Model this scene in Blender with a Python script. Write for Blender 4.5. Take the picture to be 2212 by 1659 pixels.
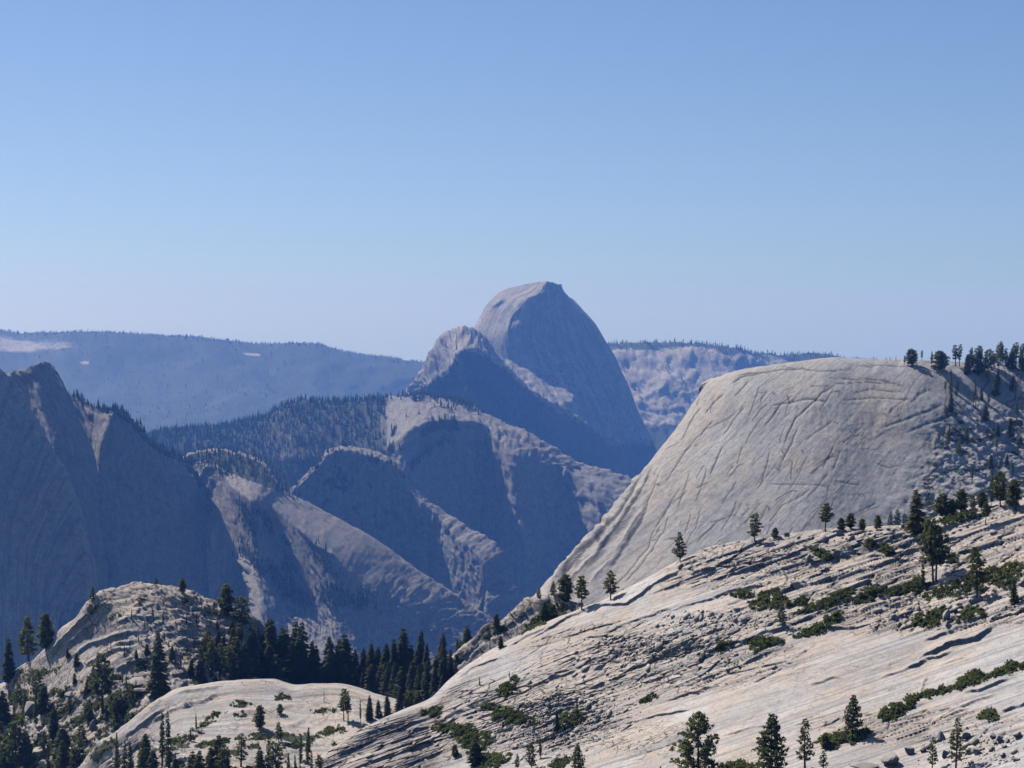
import bpy, math, random
import numpy as np
from mathutils import Vector, Matrix

random.seed(7)
RNG = np.random.default_rng(7)
scene = bpy.context.scene
for o in list(bpy.data.objects):
    bpy.data.objects.remove(o)

# ------------------------------------------------------------------ camera
DW, DH, FPX, HORIZON = 2212.0, 1659.0, 4790.0, 680.0
PITCH = math.atan((DH / 2 - HORIZON) / FPX)
cam_data = bpy.data.cameras.new('camera')
cam_data.sensor_width = 36.0
cam_data.lens = 36.0 * FPX / DW
cam_data.clip_start = 1.0
cam_data.clip_end = 90000.0
cam = bpy.data.objects.new('camera', cam_data)
scene.collection.objects.link(cam)
cam.location = (0, 0, 0)
cam.rotation_euler = (math.pi / 2 - PITCH, 0, 0)
scene.camera = cam

# ------------------------------------------------------------------ sun, sky, exposure
SUN_ELEV = math.radians(49)
SUN_LEFT = math.radians(46)          # how far left of the view direction the sun stands
sun_dir = Vector((-math.sin(SUN_LEFT) * math.cos(SUN_ELEV), math.cos(SUN_LEFT) * math.cos(SUN_ELEV), math.sin(SUN_ELEV)))
sun_data = bpy.data.lights.new('sun', 'SUN')
sun_data.energy = 4.6
sun_data.angle = math.radians(0.53)
sun_data.color = (1.0, 0.955, 0.89)
sun = bpy.data.objects.new('sun', sun_data)
scene.collection.objects.link(sun)
sun.rotation_euler = sun_dir.to_track_quat('Z', 'Y').to_euler()
world = bpy.data.worlds.new('World')
scene.world = world
world.use_nodes = True
wn = world.node_tree
wn.nodes.clear()
sky = wn.nodes.new('ShaderNodeTexSky')
sky.sky_type = 'NISHITA'
sky.sun_disc = False
sky.sun_elevation = SUN_ELEV
sky.sun_rotation = -SUN_LEFT
sky.altitude = 2500
sky.air_density = 0.5
sky.dust_density = 2.5
sky.ozone_density = 6.0
tc = wn.nodes.new('ShaderNodeTexCoord')
flat = wn.nodes.new('ShaderNodeVectorMath'); flat.operation = 'MULTIPLY'; flat.inputs[1].default_value = (1, 1, 0.5)
unit = wn.nodes.new('ShaderNodeVectorMath'); unit.operation = 'NORMALIZE'
wn.links.new(tc.outputs['Generated'], flat.inputs[0]); wn.links.new(flat.outputs[0], unit.inputs[0]); wn.links.new(unit.outputs[0], sky.inputs['Vector'])
bg = wn.nodes.new('ShaderNodeBackground')
bg.inputs['Strength'].default_value = 0.088
wo = wn.nodes.new('ShaderNodeOutputWorld')
wn.links.new(sky.outputs[0], bg.inputs[0])
wn.links.new(bg.outputs[0], wo.inputs[0])
scene.view_settings.view_transform = 'Standard'
scene.view_settings.look = 'None'
scene.view_settings.exposure = 0.2
scene.view_settings.gamma = 1.0
scene.view_settings.use_curve_mapping = False
scene.cycles.use_denoising = True
scene.cycles.max_bounces = 6
scene.cycles.diffuse_bounces = 0
scene.cycles.volume_bounces = 1
scene.cycles.transparent_max_bounces = 8

# ------------------------------------------------------------------ helpers: projection, noise
FWD = np.array((0, math.cos(PITCH), -math.sin(PITCH)))
UPV = np.array((0, math.sin(PITCH), math.cos(PITCH)))

def ray(px, py):
    px = np.asarray(px, float); py = np.asarray(py, float)
    d = FWD + ((px - DW / 2) / FPX)[..., None] * np.array((1, 0, 0)) + ((DH / 2 - py) / FPX)[..., None] * UPV
    return d / d[..., 1:2]

def project(P):
    z = P @ FWD
    return DW / 2 + FPX * P[..., 0] / z, DH / 2 - FPX * (P @ UPV) / z

def h01(ix, iy, seed):
    a = (ix.astype(np.int64) * 374761393 + iy.astype(np.int64) * 668265263 + seed * 2246822519) & 0xffffffff
    a = ((a ^ (a >> 13)) * 1274126177) & 0xffffffff
    a = ((a ^ (a >> 15)) * 2654435761) & 0xffffffff
    a = a ^ (a >> 16)
    return (a & 0xffffff) / float(0x1000000)

def vnoise(x, y, seed=0):
    ix = np.floor(x); iy = np.floor(y)
    fx = x - ix; fy = y - iy
    fx = fx * fx * fx * (fx * (fx * 6 - 15) + 10); fy = fy * fy * fy * (fy * (fy * 6 - 15) + 10)
    a = h01(ix, iy, seed); b = h01(ix + 1, iy, seed); c = h01(ix, iy + 1, seed); d = h01(ix + 1, iy + 1, seed)
    return (a + (b - a) * fx) * (1 - fy) + (c + (d - c) * fx) * fy

def fbm(x, y, seed=0, octv=5, gain=0.5):
    s = np.zeros_like(x, float); amp = 1.0; tot = 0
    for k in range(octv):
        ca, sa = math.cos(0.6 * k), math.sin(0.6 * k)
        f = 2.03 ** k
        s += amp * (vnoise((x * ca - y * sa) * f + 17.3 * k, (x * sa + y * ca) * f - 9.1 * k, seed + k) * 2 - 1)
        tot += amp; amp *= gain
    return s / tot

def voronoi(x, y, seed=0, jit=0.9):
    ix = np.floor(x); iy = np.floor(y)
    f1 = np.full(x.shape, 9.0); f2 = np.full(x.shape, 9.0)
    c1x = np.zeros_like(x); c1y = np.zeros_like(x); idh = np.zeros_like(x); c2x = np.zeros_like(x); c2y = np.zeros_like(x)
    for dx in (-1, 0, 1):
        for dy in (-1, 0, 1):
            jx = ix + dx; jy = iy + dy
            qx = jx + 0.5 + jit * (h01(jx, jy, seed) - 0.5); qy = jy + 0.5 + jit * (h01(jx, jy, seed + 1) - 0.5)
            d = (qx - x) ** 2 + (qy - y) ** 2
            n1 = d < f1
            m2 = (~n1) & (d < f2)
            c2x = np.where(n1, c1x, np.where(m2, qx, c2x)); c2y = np.where(n1, c1y, np.where(m2, qy, c2y))
            f2 = np.where(n1, f1, np.where(m2, d, f2))
            f1 = np.where(n1, d, f1)
            c1x = np.where(n1, qx, c1x); c1y = np.where(n1, qy, c1y)
            idh = np.where(n1, h01(jx, jy, seed + 2), idh)
    # distance to the border between the two nearest cells
    ln = np.sqrt((c2x - c1x) ** 2 + (c2y - c1y) ** 2) + 1e-6
    edge = (f2 - f1) / (2 * ln)
    return edge, idh, x - c1x, y - c1y

def sstep(a, b, x):
    t = np.clip((x - a) / (b - a), 0, 1)
    return t * t * (3 - 2 * t)

def ell(px, py, cx, cy, rx, ry, soft=0.35):
    r = np.sqrt(((px - cx) / rx) ** 2 + ((py - cy) / ry) ** 2)
    return 1 - sstep(1 - soft, 1 + soft, r)

# ------------------------------------------------------------------ helpers: lofted terrain
def hermite(t, V, tq, tension=1.0):
    n = len(t); V = np.asarray(V, float)
    h = np.diff(t); dv = np.diff(V, axis=0) / h.reshape((-1,) + (1,) * (V.ndim - 1))
    m = np.zeros_like(V)
    m[0] = dv[0]; m[-1] = dv[-1]
    for i in range(1, n - 1):
        w1 = 2 * h[i] + h[i - 1]; w2 = h[i] + 2 * h[i - 1]
        a = dv[i - 1]; b = dv[i]; ok = a * b > 1e-14
        m[i] = np.where(ok, (w1 + w2) / (w1 / np.where(ok, a, 1) + w2 / np.where(ok, b, 1)), 0)
    k = np.clip(np.searchsorted(t, tq, side='right') - 1, 0, n - 2)
    hh = h[k]; u = (tq - t[k]) / hh
    sh = (-1,) + (1,) * (V.ndim - 1)
    u = u.reshape(sh); hh = hh.reshape(sh)
    return ((2 * u ** 3 - 3 * u ** 2 + 1) * V[k] + (u ** 3 - 2 * u ** 2 + u) * hh * m[k]
            + (-2 * u ** 3 + 3 * u ** 2) * V[k + 1] + (u ** 3 - u ** 2) * hh * m[k + 1])

class Loft:
    """A terrain sheet through rows of control points. rows[0] carries distances d0; each later
    row is reached from the one above by a ground slope in degrees (number or list)."""
    def __init__(self, rows, d0, slopes, back=((60, 10), (200, 120)), nu=200, nv=120, tension=0.9, left=None, right=None, percol=False, vlin=0.0):
        R = [np.array(r, float) for r in rows]
        K = len(R[0])
        d0 = np.broadcast_to(np.asarray(d0, float), (K,))
        C = [ray(R[0][:, 0], R[0][:, 1]) * d0[:, None]]
        for r, s in zip(R[1:], slopes):
            T = np.tan(np.radians(np.broadcast_to(np.asarray(s, float), (K,))))
            k = ray(r[:, 0], r[:, 1]); P0 = C[-1]
            y = (T * P0[:, 1] - P0[:, 2]) / (T - k[:, 2])
            C.append(k * y[:, None])
        pre = [C[0] + np.array((0, b, -hh)) for b, hh in back[::-1]]
        ctrl = np.array(pre + C)
        if left is not None:
            ctrl = np.concatenate([ctrl[:, :1] + np.array(left), ctrl], axis=1)
        if right is not None:
            ctrl = np.concatenate([ctrl, ctrl[:, -1:] + np.array(right)], axis=1)
        # spacing of knots follows how large the pieces appear
        def knots(A, lo):
            x, y = project(A)
            return np.concatenate([[0], np.cumsum(np.maximum(lo, np.hypot(np.diff(x, axis=0), np.diff(y, axis=0)).mean(axis=1)))])
        tv = knots(ctrl, 6.0)
        tu = knots(ctrl.transpose(1, 0, 2), 6.0)
        self.tv, self.tu = tv, tu
        tq = np.linspace(tv[0], tv[-1], nv)
        G = hermite(tv, ctrl, tq, tension)
        if vlin:
            k = np.clip(np.searchsorted(tv, tq, side='right') - 1, 0, len(tv) - 2); u = ((tq - tv[k]) / (tv[k + 1] - tv[k]))[:, None, None]
            G = (1 - vlin) * G + vlin * (ctrl[k] * (1 - u) + ctrl[k + 1] * u)
        G = hermite(tu, G.transpose(1, 0, 2), np.linspace(tu[0], tu[-1], nu), tension).transpose(1, 0, 2)
        self.G = np.ascontiguousarray(G)
        self.nv, self.nu = nv, nu
        du = np.linalg.norm(np.diff(G, axis=1), axis=2).mean(axis=0); dv = np.linalg.norm(np.diff(G, axis=0), axis=2).mean(axis=1)
        s = np.concatenate([[0], np.cumsum(du)]); t = np.concatenate([[0], np.cumsum(dv)])
        self.S, self.T = np.meshgrid(s, t)
        if percol:
            stp = np.linalg.norm(np.diff(G, axis=0), axis=2)
            self.T = np.concatenate([np.zeros((1, nu)), np.cumsum(stp, axis=0)])
            i0 = int(np.searchsorted(np.linspace(tv[0], tv[-1], nv), tv[len(back)]))
            self.T = self.T - self.T[i0:i0 + 1]
        self.px, self.py = project(self.G)
        self.N = self.normals()
        d = np.gradient(self.G, axis=0); self.down0 = d / (np.linalg.norm(d, axis=2, keepdims=True) + 1e-9)
        self.cov = np.zeros((nv, nu)); self.crk = np.zeros((nv, nu)); self.tone = np.full((nv, nu), 0.5)

    def normals(self):
        n = np.cross(np.gradient(self.G, axis=0), np.gradient(self.G, axis=1))
        n /= np.linalg.norm(n, axis=2, keepdims=True) + 1e-9
        return n * np.sign(n[..., 2:3] + 1e-9) if np.mean(n[..., 2]) < 0 else n

    def push(self, h, shear=0.0):
        self.G += self.N * h[..., None]
        if shear:
            self.G += self.down0 * (shear * h)[..., None]

    def ledges(self, lines, jag=2.0, seed=5, drop=3.2, shear=0.0, recess=False):
        """Flakes of rock: above each polyline the surface rises towards the edge, then breaks off."""
        px = self.px + jag * fbm(self.px * 0.03, self.py * 0.05, seed, 3); py = self.py + jag * 1.2 * fbm(self.px * 0.035, self.py * 0.05, seed + 9, 3)
        H = np.zeros_like(px)
        for pts, A, w in lines:
            pts = np.array(pts, float)
            x0, y0 = pts.min(axis=0) - w; x1, y1 = pts.max(axis=0) + w
            sel = (px > x0) & (px < x1) & (py > y0) & (py < y1)
            if not sel.any(): continue
            qx = px[sel]; qy = py[sel]
            seg = np.diff(pts, axis=0); L = np.hypot(seg[:, 0], seg[:, 1]); acc = np.concatenate([[0], np.cumsum(L)])
            best = np.full(qx.shape, 1e9); side = np.zeros_like(qx); par = np.zeros_like(qx)
            for i in range(len(seg)):
                u = np.clip(((qx - pts[i, 0]) * seg[i, 0] + (qy - pts[i, 1]) * seg[i, 1]) / L[i] ** 2, 0, 1)
                ex = qx - pts[i, 0] - u * seg[i, 0]; ey = qy - pts[i, 1] - u * seg[i, 1]
                d = np.hypot(ex, ey); c = seg[i, 0] * ey - seg[i, 1] * ex
                m = d < best
                best = np.where(m, d, best); side = np.where(m, c, side); par = np.where(m, (acc[i] + u * L[i]) / acc[-1], par)
            tp = np.clip(np.minimum(par, 1 - par) / 0.18, 0, 1) ** 0.7
            prof = np.where(side < 0, np.clip(1 - best / w, 0, 1) ** 1.3, np.clip(1 - best / drop, 0, 1))
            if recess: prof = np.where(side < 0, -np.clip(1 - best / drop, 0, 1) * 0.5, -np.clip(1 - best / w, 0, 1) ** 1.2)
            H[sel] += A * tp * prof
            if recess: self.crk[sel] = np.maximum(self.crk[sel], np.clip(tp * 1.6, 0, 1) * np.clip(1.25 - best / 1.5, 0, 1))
        if recess:
            for _ in range(1):
                H = (np.roll(H, 1, 0) + 2 * H + np.roll(H, -1, 0)) / 4; H = (np.roll(H, 1, 1) + 2 * H + np.roll(H, -1, 1)) / 4
        self.push(H, shear)

    def build(self, name, mat, kind='structure', parent=None):
        nv, nu = self.nv, self.nu
        me = bpy.data.meshes.new(name)
        idx = np.arange(nv * nu).reshape(nv, nu)
        q = np.stack([idx[:-1, :-1], idx[1:, :-1], idx[1:, 1:], idx[:-1, 1:]], axis=-1).reshape(-1, 4)
        self.N2 = self.normals()
        me.vertices.add(nv * nu)
        me.vertices.foreach_set('co', self.G.astype(np.float32).ravel())
        me.loops.add(q.size)
        me.loops.foreach_set('vertex_index', q.astype(np.int32).ravel())
        me.polygons.add(len(q))
        me.polygons.foreach_set('loop_start', np.arange(0, q.size, 4, dtype=np.int32))
        me.polygons.foreach_set('loop_total', np.full(len(q), 4, dtype=np.int32))
        me.update(calc_edges=True)
        for nm, arr in (('cov', self.cov), ('tone', self.tone), ('crack', self.crk)):
            at = me.attributes.new(nm, 'FLOAT', 'POINT')
            at.data.foreach_set('value', arr.astype(np.float32).ravel())
        at = me.attributes.new('st', 'FLOAT_VECTOR', 'POINT')
        at.data.foreach_set('vector', np.stack([self.S, self.T, np.zeros_like(self.S)], axis=-1).astype(np.float32).ravel())
        me.materials.append(mat)
        ob = bpy.data.objects.new(name, me)
        scene.collection.objects.link(ob)
        if parent: ob.parent = parent
        elif kind: ob['kind'] = kind
        self.ob = ob
        return ob

# ------------------------------------------------------------------ materials
def new_mat(name):
    m = bpy.data.materials.new(name); m.use_nodes = True
    nt = m.node_tree
    for n in list(nt.nodes): nt.nodes.remove(n)
    out = nt.nodes.new('ShaderNodeOutputMaterial')
    return m, nt, out

def nd(nt, typ, **kw):
    n = nt.nodes.new(typ)
    for k, v in kw.items(): setattr(n, k, v)
    return n

def mixc(nt, fac, a, b, blend='MIX'):
    n = nd(nt, 'ShaderNodeMix', data_type='RGBA', blend_type=blend)
    for sock, v in ((n.inputs[0], fac), (n.inputs[6], a), (n.inputs[7], b)):
        if isinstance(v, (int, float)): sock.default_value = v
        elif isinstance(v, tuple): sock.default_value = v if len(v) == 4 else v + (1,)
        else: nt.links.new(v, sock)
    return n.outputs[2]

def ramp(nt, val, lo, hi):
    n = nd(nt, 'ShaderNodeMapRange', interpolation_type='SMOOTHSTEP')
    nt.links.new(val, n.inputs[0]); n.inputs[1].default_value = lo; n.inputs[2].default_value = hi
    return n.outputs[0]

def math_n(nt, op, a, b):
    n = nd(nt, 'ShaderNodeMath', operation=op)
    for s, v in ((n.inputs[0], a), (n.inputs[1], b)):
        if isinstance(v, (int, float)): s.default_value = v
        else: nt.links.new(v, s)
    return n.outputs[0]

def noise_n(nt, vec, scale, detail=4, rough=0.55, mapscale=None):
    if mapscale:
        mp = nd(nt, 'ShaderNodeVectorMath', operation='MULTIPLY'); nt.links.new(vec, mp.inputs[0]); mp.inputs[1].default_value = mapscale
        vec = mp.outputs[0]
    n = nd(nt, 'ShaderNodeTexNoise'); nt.links.new(vec, n.inputs['Vector'])
    n.inputs['Scale'].default_value = scale; n.inputs['Detail'].default_value = detail; n.inputs['Roughness'].default_value = rough
    return n.outputs['Fac']

def granite(name, pale, tan, grey, cover, unit, streak_s, streak_t, tan_at=0.5, streak=0.7, speck=0.25, turn=0.0, joint=None, jd=0.85, broken=False, mott=0.4):
    """Weathered granite. unit: metres of the finest grain that still shows."""
    m, nt, out = new_mat(name)
    st = nd(nt, 'ShaderNodeAttribute', attribute_name='st').outputs['Vector']
    tone = nd(nt, 'ShaderNodeAttribute', attribute_name='tone').outputs['Fac']
    cov = nd(nt, 'ShaderNodeAttribute', attribute_name='cov').outputs['Fac']
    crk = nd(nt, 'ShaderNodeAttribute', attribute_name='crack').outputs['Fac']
    pos = nd(nt, 'ShaderNodeNewGeometry').outputs['Position']
    wob = noise_n(nt, st, 1 / (unit * 90), 2)
    big = noise_n(nt, pos, 1 / (unit * 70), 5, 0.6)
    med = noise_n(nt, pos, 1 / (unit * 14), 5, 0.65)
    fine = noise_n(nt, pos, 1 / (unit * 2.2), 4, 0.7)
    ad = nd(nt, 'ShaderNodeVectorMath', operation='ADD'); nt.links.new(st, ad.inputs[0])
    cb = nd(nt, 'ShaderNodeCombineXYZ'); nt.links.new(math_n(nt, 'MULTIPLY', wob, unit * 12), cb.inputs[1]); nt.links.new(cb.outputs[0], ad.inputs[1])
    stw = ad.outputs[0]
    if turn:
        rt = nd(nt, 'ShaderNodeVectorRotate', rotation_type='Z_AXIS'); rt.inputs['Angle'].default_value = math.radians(turn)
        nt.links.new(stw, rt.inputs['Vector']); stw = rt.outputs[0]
    s0 = noise_n(nt, stw, 1.0, 3, 0.5, (0.4 / streak_s, 0.28 / streak_t, 0))
    s1 = noise_n(nt, stw, 1.0, 4, 0.55, (1 / streak_s, 1 / streak_t, 0))
    s2 = noise_n(nt, stw, 3.1, 4, 0.6, (1 / streak_s, 1 / streak_t, 0))
    tanf = math_n(nt, 'ADD', math_n(nt, 'MULTIPLY', big, 0.9), math_n(nt, 'MULTIPLY', tone, 0.6))
    col = mixc(nt, ramp(nt, tanf, tan_at + 0.05, tan_at + 0.42), pale, tan)
    col = mixc(nt, math_n(nt, 'MULTIPLY', ramp(nt, s0, 0.47, 0.60), streak * 0.45), col, grey)
    col = mixc(nt, math_n(nt, 'MULTIPLY', ramp(nt, s1, 0.48, 0.64), streak), col, grey)
    col = mixc(nt, math_n(nt, 'MULTIPLY', ramp(nt, s2, 0.56, 0.72), streak * 0.6), col, tuple(min(0.75, c * 1.22) for c in pale))
    lich = noise_n(nt, pos, 1 / (unit * 6), 8, 0.78)
    col = mixc(nt, math_n(nt, 'MULTIPLY', ramp(nt, med, 0.50, 0.60), mott), col, mixc(nt, 0.8, col, grey))
    col = mixc(nt, math_n(nt, 'MULTIPLY', ramp(nt, lich, 0.53, 0.60), mott), col, tuple(c * 0.72 for c in grey))
    col = mixc(nt, math_n(nt, 'MULTIPLY', ramp(nt, lich, 0.46, 0.38), mott * 0.6), col, tuple(min(0.72, c * 1.18) for c in pale))
    n = nd(nt, 'ShaderNodeMapRange'); nt.links.new(fine, n.inputs[0]); n.inputs[1].default_value = 0.25; n.inputs[2].default_value = 0.75
    n.inputs[3].default_value = 1 - speck; n.inputs[4].default_value = 1 + speck * 0.6
    col = mixc(nt, 1.0, col, n.outputs[0], 'MULTIPLY')
    if joint:
        for q, (js, jt, wd, msk) in enumerate(joint):
            jit = nd(nt, 'ShaderNodeTexNoise'); nt.links.new(pos, jit.inputs['Vector']); jit.inputs['Scale'].default_value = 1 / (unit * 16); jit.inputs['Detail'].default_value = 3
            off = nd(nt, 'ShaderNodeVectorMath', operation='SCALE'); nt.links.new(jit.outputs['Color'], off.inputs[0]); off.inputs['Scale'].default_value = jt * 0.2
            av = nd(nt, 'ShaderNodeVectorMath', operation='ADD'); nt.links.new(stw, av.inputs[0]); nt.links.new(off.outputs[0], av.inputs[1])
            sc_ = nd(nt, 'ShaderNodeVectorMath', operation='MULTIPLY'); nt.links.new(av.outputs[0], sc_.inputs[0]); sc_.inputs[1].default_value = (1 / js, 1 / jt, 0)
            vo = nd(nt, 'ShaderNodeTexVoronoi', feature='DISTANCE_TO_EDGE', voronoi_dimensions='2D'); nt.links.new(sc_.outputs[0], vo.inputs['Vector']); vo.inputs['Scale'].default_value = 1.0
            line = nd(nt, 'ShaderNodeMapRange'); nt.links.new(vo.outputs['Distance'], line.inputs[0]); line.inputs[1].default_value = wd * 0.4; line.inputs[2].default_value = wd; line.inputs[3].default_value = 1.0; line.inputs[4].default_value = 0.0
            mk = ramp(nt, noise_n(nt, pos, 1 / (unit * (45 + 20 * q)), 3), msk, msk + 0.12)
            if broken: mk = math_n(nt, 'MULTIPLY', mk, ramp(nt, tone, 0.45, 0.75))
            col = mixc(nt, math_n(nt, 'MULTIPLY', math_n(nt, 'MULTIPLY', line.outputs[0], mk), jd), col, (0.075, 0.07, 0.068))
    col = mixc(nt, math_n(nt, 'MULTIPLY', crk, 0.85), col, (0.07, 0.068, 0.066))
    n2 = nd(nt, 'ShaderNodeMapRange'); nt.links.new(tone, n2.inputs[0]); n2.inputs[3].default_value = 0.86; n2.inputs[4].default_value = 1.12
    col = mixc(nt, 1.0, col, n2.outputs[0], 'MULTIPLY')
    cf = math_n(nt, 'ADD', cov, math_n(nt, 'MULTIPLY', math_n(nt, 'SUBTRACT', fine, 0.5), 0.9))
    col = mixc(nt, ramp(nt, cf, 0.42, 0.58), col, cover)
    b = nd(nt, 'ShaderNodeBsdfPrincipled'); nt.links.new(col, b.inputs['Base Color'])
    b.inputs['Roughness'].default_value = 0.85; b.inputs['Specular IOR Level'].default_value = 0.2
    bp = nd(nt, 'ShaderNodeBump'); bp.inputs['Distance'].default_value = unit * 0.6; bp.inputs['Strength'].default_value = 0.5
    nt.links.new(math_n(nt, 'ADD', fine, math_n(nt, 'MULTIPLY', med, 3.0)), bp.inputs['Height']); nt.links.new(bp.outputs[0], b.inputs['Normal'])
    nt.links.new(b.outputs[0], out.inputs[0])
    return m

PALE = (0.49, 0.47, 0.455); TAN = (0.455, 0.385, 0.32); GREY = (0.235, 0.23, 0.24); DUFF = (0.055, 0.06, 0.035)
M_slope = granite('slope_granite', (0.56, 0.53, 0.51), (0.53, 0.44, 0.36), (0.27, 0.265, 0.275), DUFF, 0.18, 42, 1.1, tan_at=0.45, streak=0.8, joint=((5, 2.4, 0.055, 0.38), (2.2, 1.2, 0.08, 0.46)), jd=0.9, broken=True, mott=0.35)
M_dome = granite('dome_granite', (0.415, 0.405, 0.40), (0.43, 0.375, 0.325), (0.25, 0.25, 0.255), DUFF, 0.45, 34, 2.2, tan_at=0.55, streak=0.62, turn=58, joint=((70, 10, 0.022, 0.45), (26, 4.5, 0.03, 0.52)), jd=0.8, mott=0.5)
M_knoll = granite('knoll_granite', (0.53, 0.495, 0.47), (0.52, 0.43, 0.35), GREY, DUFF, 0.25, 12, 2.0, tan_at=0.45, streak=0.7, joint=((4, 2.0, 0.07, 0.38), (1.8, 1.0, 0.09, 0.48)), mott=0.4)
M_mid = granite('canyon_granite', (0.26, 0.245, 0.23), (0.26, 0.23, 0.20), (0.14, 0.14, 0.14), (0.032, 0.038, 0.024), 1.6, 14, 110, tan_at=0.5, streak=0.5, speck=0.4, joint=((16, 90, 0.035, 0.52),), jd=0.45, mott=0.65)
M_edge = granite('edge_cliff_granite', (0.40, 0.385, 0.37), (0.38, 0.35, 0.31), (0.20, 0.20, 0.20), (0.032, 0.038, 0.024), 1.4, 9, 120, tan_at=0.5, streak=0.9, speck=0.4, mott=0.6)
M_half = granite('far_dome_granite', (0.37, 0.35, 0.33), (0.36, 0.32, 0.28), (0.13, 0.13, 0.135), (0.032, 0.038, 0.024), 2.6, 14, 260, tan_at=0.55, streak=0.8, speck=0.35, joint=((30, 220, 0.03, 0.5),), jd=0.5, mott=0.65)
M_far = granite('far_ridge_ground', (0.46, 0.43, 0.40), (0.42, 0.38, 0.33), (0.3, 0.3, 0.29), (0.045, 0.055, 0.032), 4.0, 120, 120, tan_at=0.6, streak=0.4, speck=0.4, mott=0.7)

# ------------------------------------------------------------------ the setting
def crag(l, a, size, seed, tall=2.0):
    """Broken rock: facets, buttresses and ledges at three sizes."""
    h = np.zeros_like(l.S)
    for k, (f, g) in enumerate(((1.0, 1.0), (0.42, 0.5), (0.18, 0.26))):
        wx = 0.5 * fbm(l.S / (size * f), l.T / (size * f), seed + 31 + k, 3)
        e, i, dx, dy = voronoi(l.S / (size * f) + wx, l.T / (size * f * tall) + wx, seed + 7 * k)
        th = i * 6.283
        h += a * g * (0.8 * (i - 0.5) + 0.9 * (dx * np.cos(th) + dy * np.sin(th)) - 0.35 * (1 - sstep(0, 0.08, e)))
    r = 1 - 2 * np.abs(fbm(l.S / (size * 1.7), l.T / (size * 3.5), seed + 90, 5))
    return h + a * 0.5 * r
def ground_sheet():
    me = bpy.data.meshes.new('ground')
    s = 9000.0; z = -1000.0
    me.from_pydata([(-s, -1000, z), (s, -1000, z), (s, 19000, z), (-s, 19000, z)], [], [(0, 1, 2, 3)])
    me.materials.append(M_far)
    o = bpy.data.objects.new('ground', me); scene.collection.objects.link(o); o['kind'] = 'structure'
ground_sheet()

L = {}
# --- far forested ridge, left
r0 = [(-160, 700), (0, 712), (60, 717), (110, 718), (150, 713), (230, 715), (330, 723), (430, 729), (510, 740), (600, 746), (680, 744), (720, 753), (800, 769), (905, 784), (1050, 805), (1250, 850)]
l = Loft([r0, [(x, y + 55) for x, y in r0], [(x, 850 + 0.02 * x) for x, y in r0], [(x, 960) for x, y in r0], [(x, 1100) for x, y in r0]],
         13600, (17, 12, 9, 14), back=((300, 40), (1500, 500)), nu=330, nv=110)
l.push(90 * fbm(l.S / 900, l.T / 900, 3, 5) * sstep(0, 600, l.T - 1500) + 25 * fbm(l.S / 300, l.T / 300, 4, 4))
wpx = l.px + 26 * fbm(l.S / 500, l.T / 300, 13, 4); wpy = l.py + 9 * fbm(l.S / 400, l.T / 250, 14, 4)
bare = np.maximum.reduce([ell(wpx, wpy, *e, 0.5) for e in ((60, 742, 120, 18), (178, 780, 12, 5), (545, 768, 30, 3), (480, 764, 20, 3))])
dust = sstep(0.2, 0.6, fbm(l.S / 260, l.T / 120, 12, 5)) * 0.14
l.cov = np.clip(0.82 - 0.5 * bare * (0.75 + 0.5 * fbm(l.S / 160, l.T / 90, 15, 4)) - dust, 0, 1)
l.tone[:] = 0.4
L['far_left'] = l; l.build('far_ridge_terrain', M_far)
# --- far granite ridge, right of the great dome
r0 = [(1230, 752), (1318, 748), (1400, 743), (1450, 741), (1540, 745), (1640, 762), (1700, 767), (1780, 768), (1830, 780), (2000, 790), (2300, 800)]
l = Loft([r0, [(x, 800 + (x - 1318) * 0.02) for x, y in r0], [(x, 930) for x, y in r0], [(x, 1050) for x, y in r0]], 10500, (30, 38, 20), back=((200, 20), (900, 400)), nu=260, nv=130)
l.push(26 * fbm(l.S / 260, l.T / 420, 21, 5) + crag(l, 9, 60, 24, 1.2))
l.cov = np.clip(0.2 + 0.55 * fbm(l.S / 120, l.T / 70, 23, 5) + 0.75 * (1 - sstep(0, 22, l.py - np.interp(l.px, [p[0] for p in r0], [p[1] for p in r0]))) + 0.9 * sstep(905, 945, l.py), 0, 1)
L['far_right'] = l; l.build('far_granite_ridge_terrain', M_far)
# --- the great dome
rows = [[(1120, 622), (1155, 612), (1168, 609), (1180, 607), (1195, 612), (1209, 614), (1212, 618)],
        [(1085, 630), (1100, 622), (1140, 628), (1169, 630), (1195, 628), (1217, 630), (1222, 640)],
        [(1048, 665), (1062, 648), (1100, 650), (1142, 648), (1192, 650), (1238, 649), (1244, 658)],
        [(1028, 702), (1037, 690), (1075, 690), (1116, 690), (1195, 690), (1277, 690), (1283, 700)],
        [(1005, 740), (1015, 728), (1062, 728), (1107, 720), (1200, 730), (1302, 730), (1308, 740)],
        [(990, 790), (1000, 775), (1058, 770), (1118, 760), (1215, 775), (1328, 775), (1334, 787)],
        [(985, 850), (998, 830), (1060, 820), (1135, 815), (1240, 820), (1349, 823), (1353, 835)],
        [(980, 920), (1000, 900), (1080, 890), (1170, 890), (1270, 885), (1377, 893), (1383, 905)],
        [(980, 990), (1000, 980), (1090, 980), (1190, 980), (1300, 975), (1414, 970), (1420, 985)],
        [(980, 1120), (1000, 1110), (1100, 1110), (1210, 1110), (1320, 1110), (1440, 1100), (1450, 1110)]]
off = np.array([520, 260, 90, 0, 130, 330, 600])
Wd = [0.45, 0.7, 0.9, 1, 1, 1, 1, 1, 1, 1]
adv = [330, 260, 190, 150, 120, 95, 70, 35, -10, -60]
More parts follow.
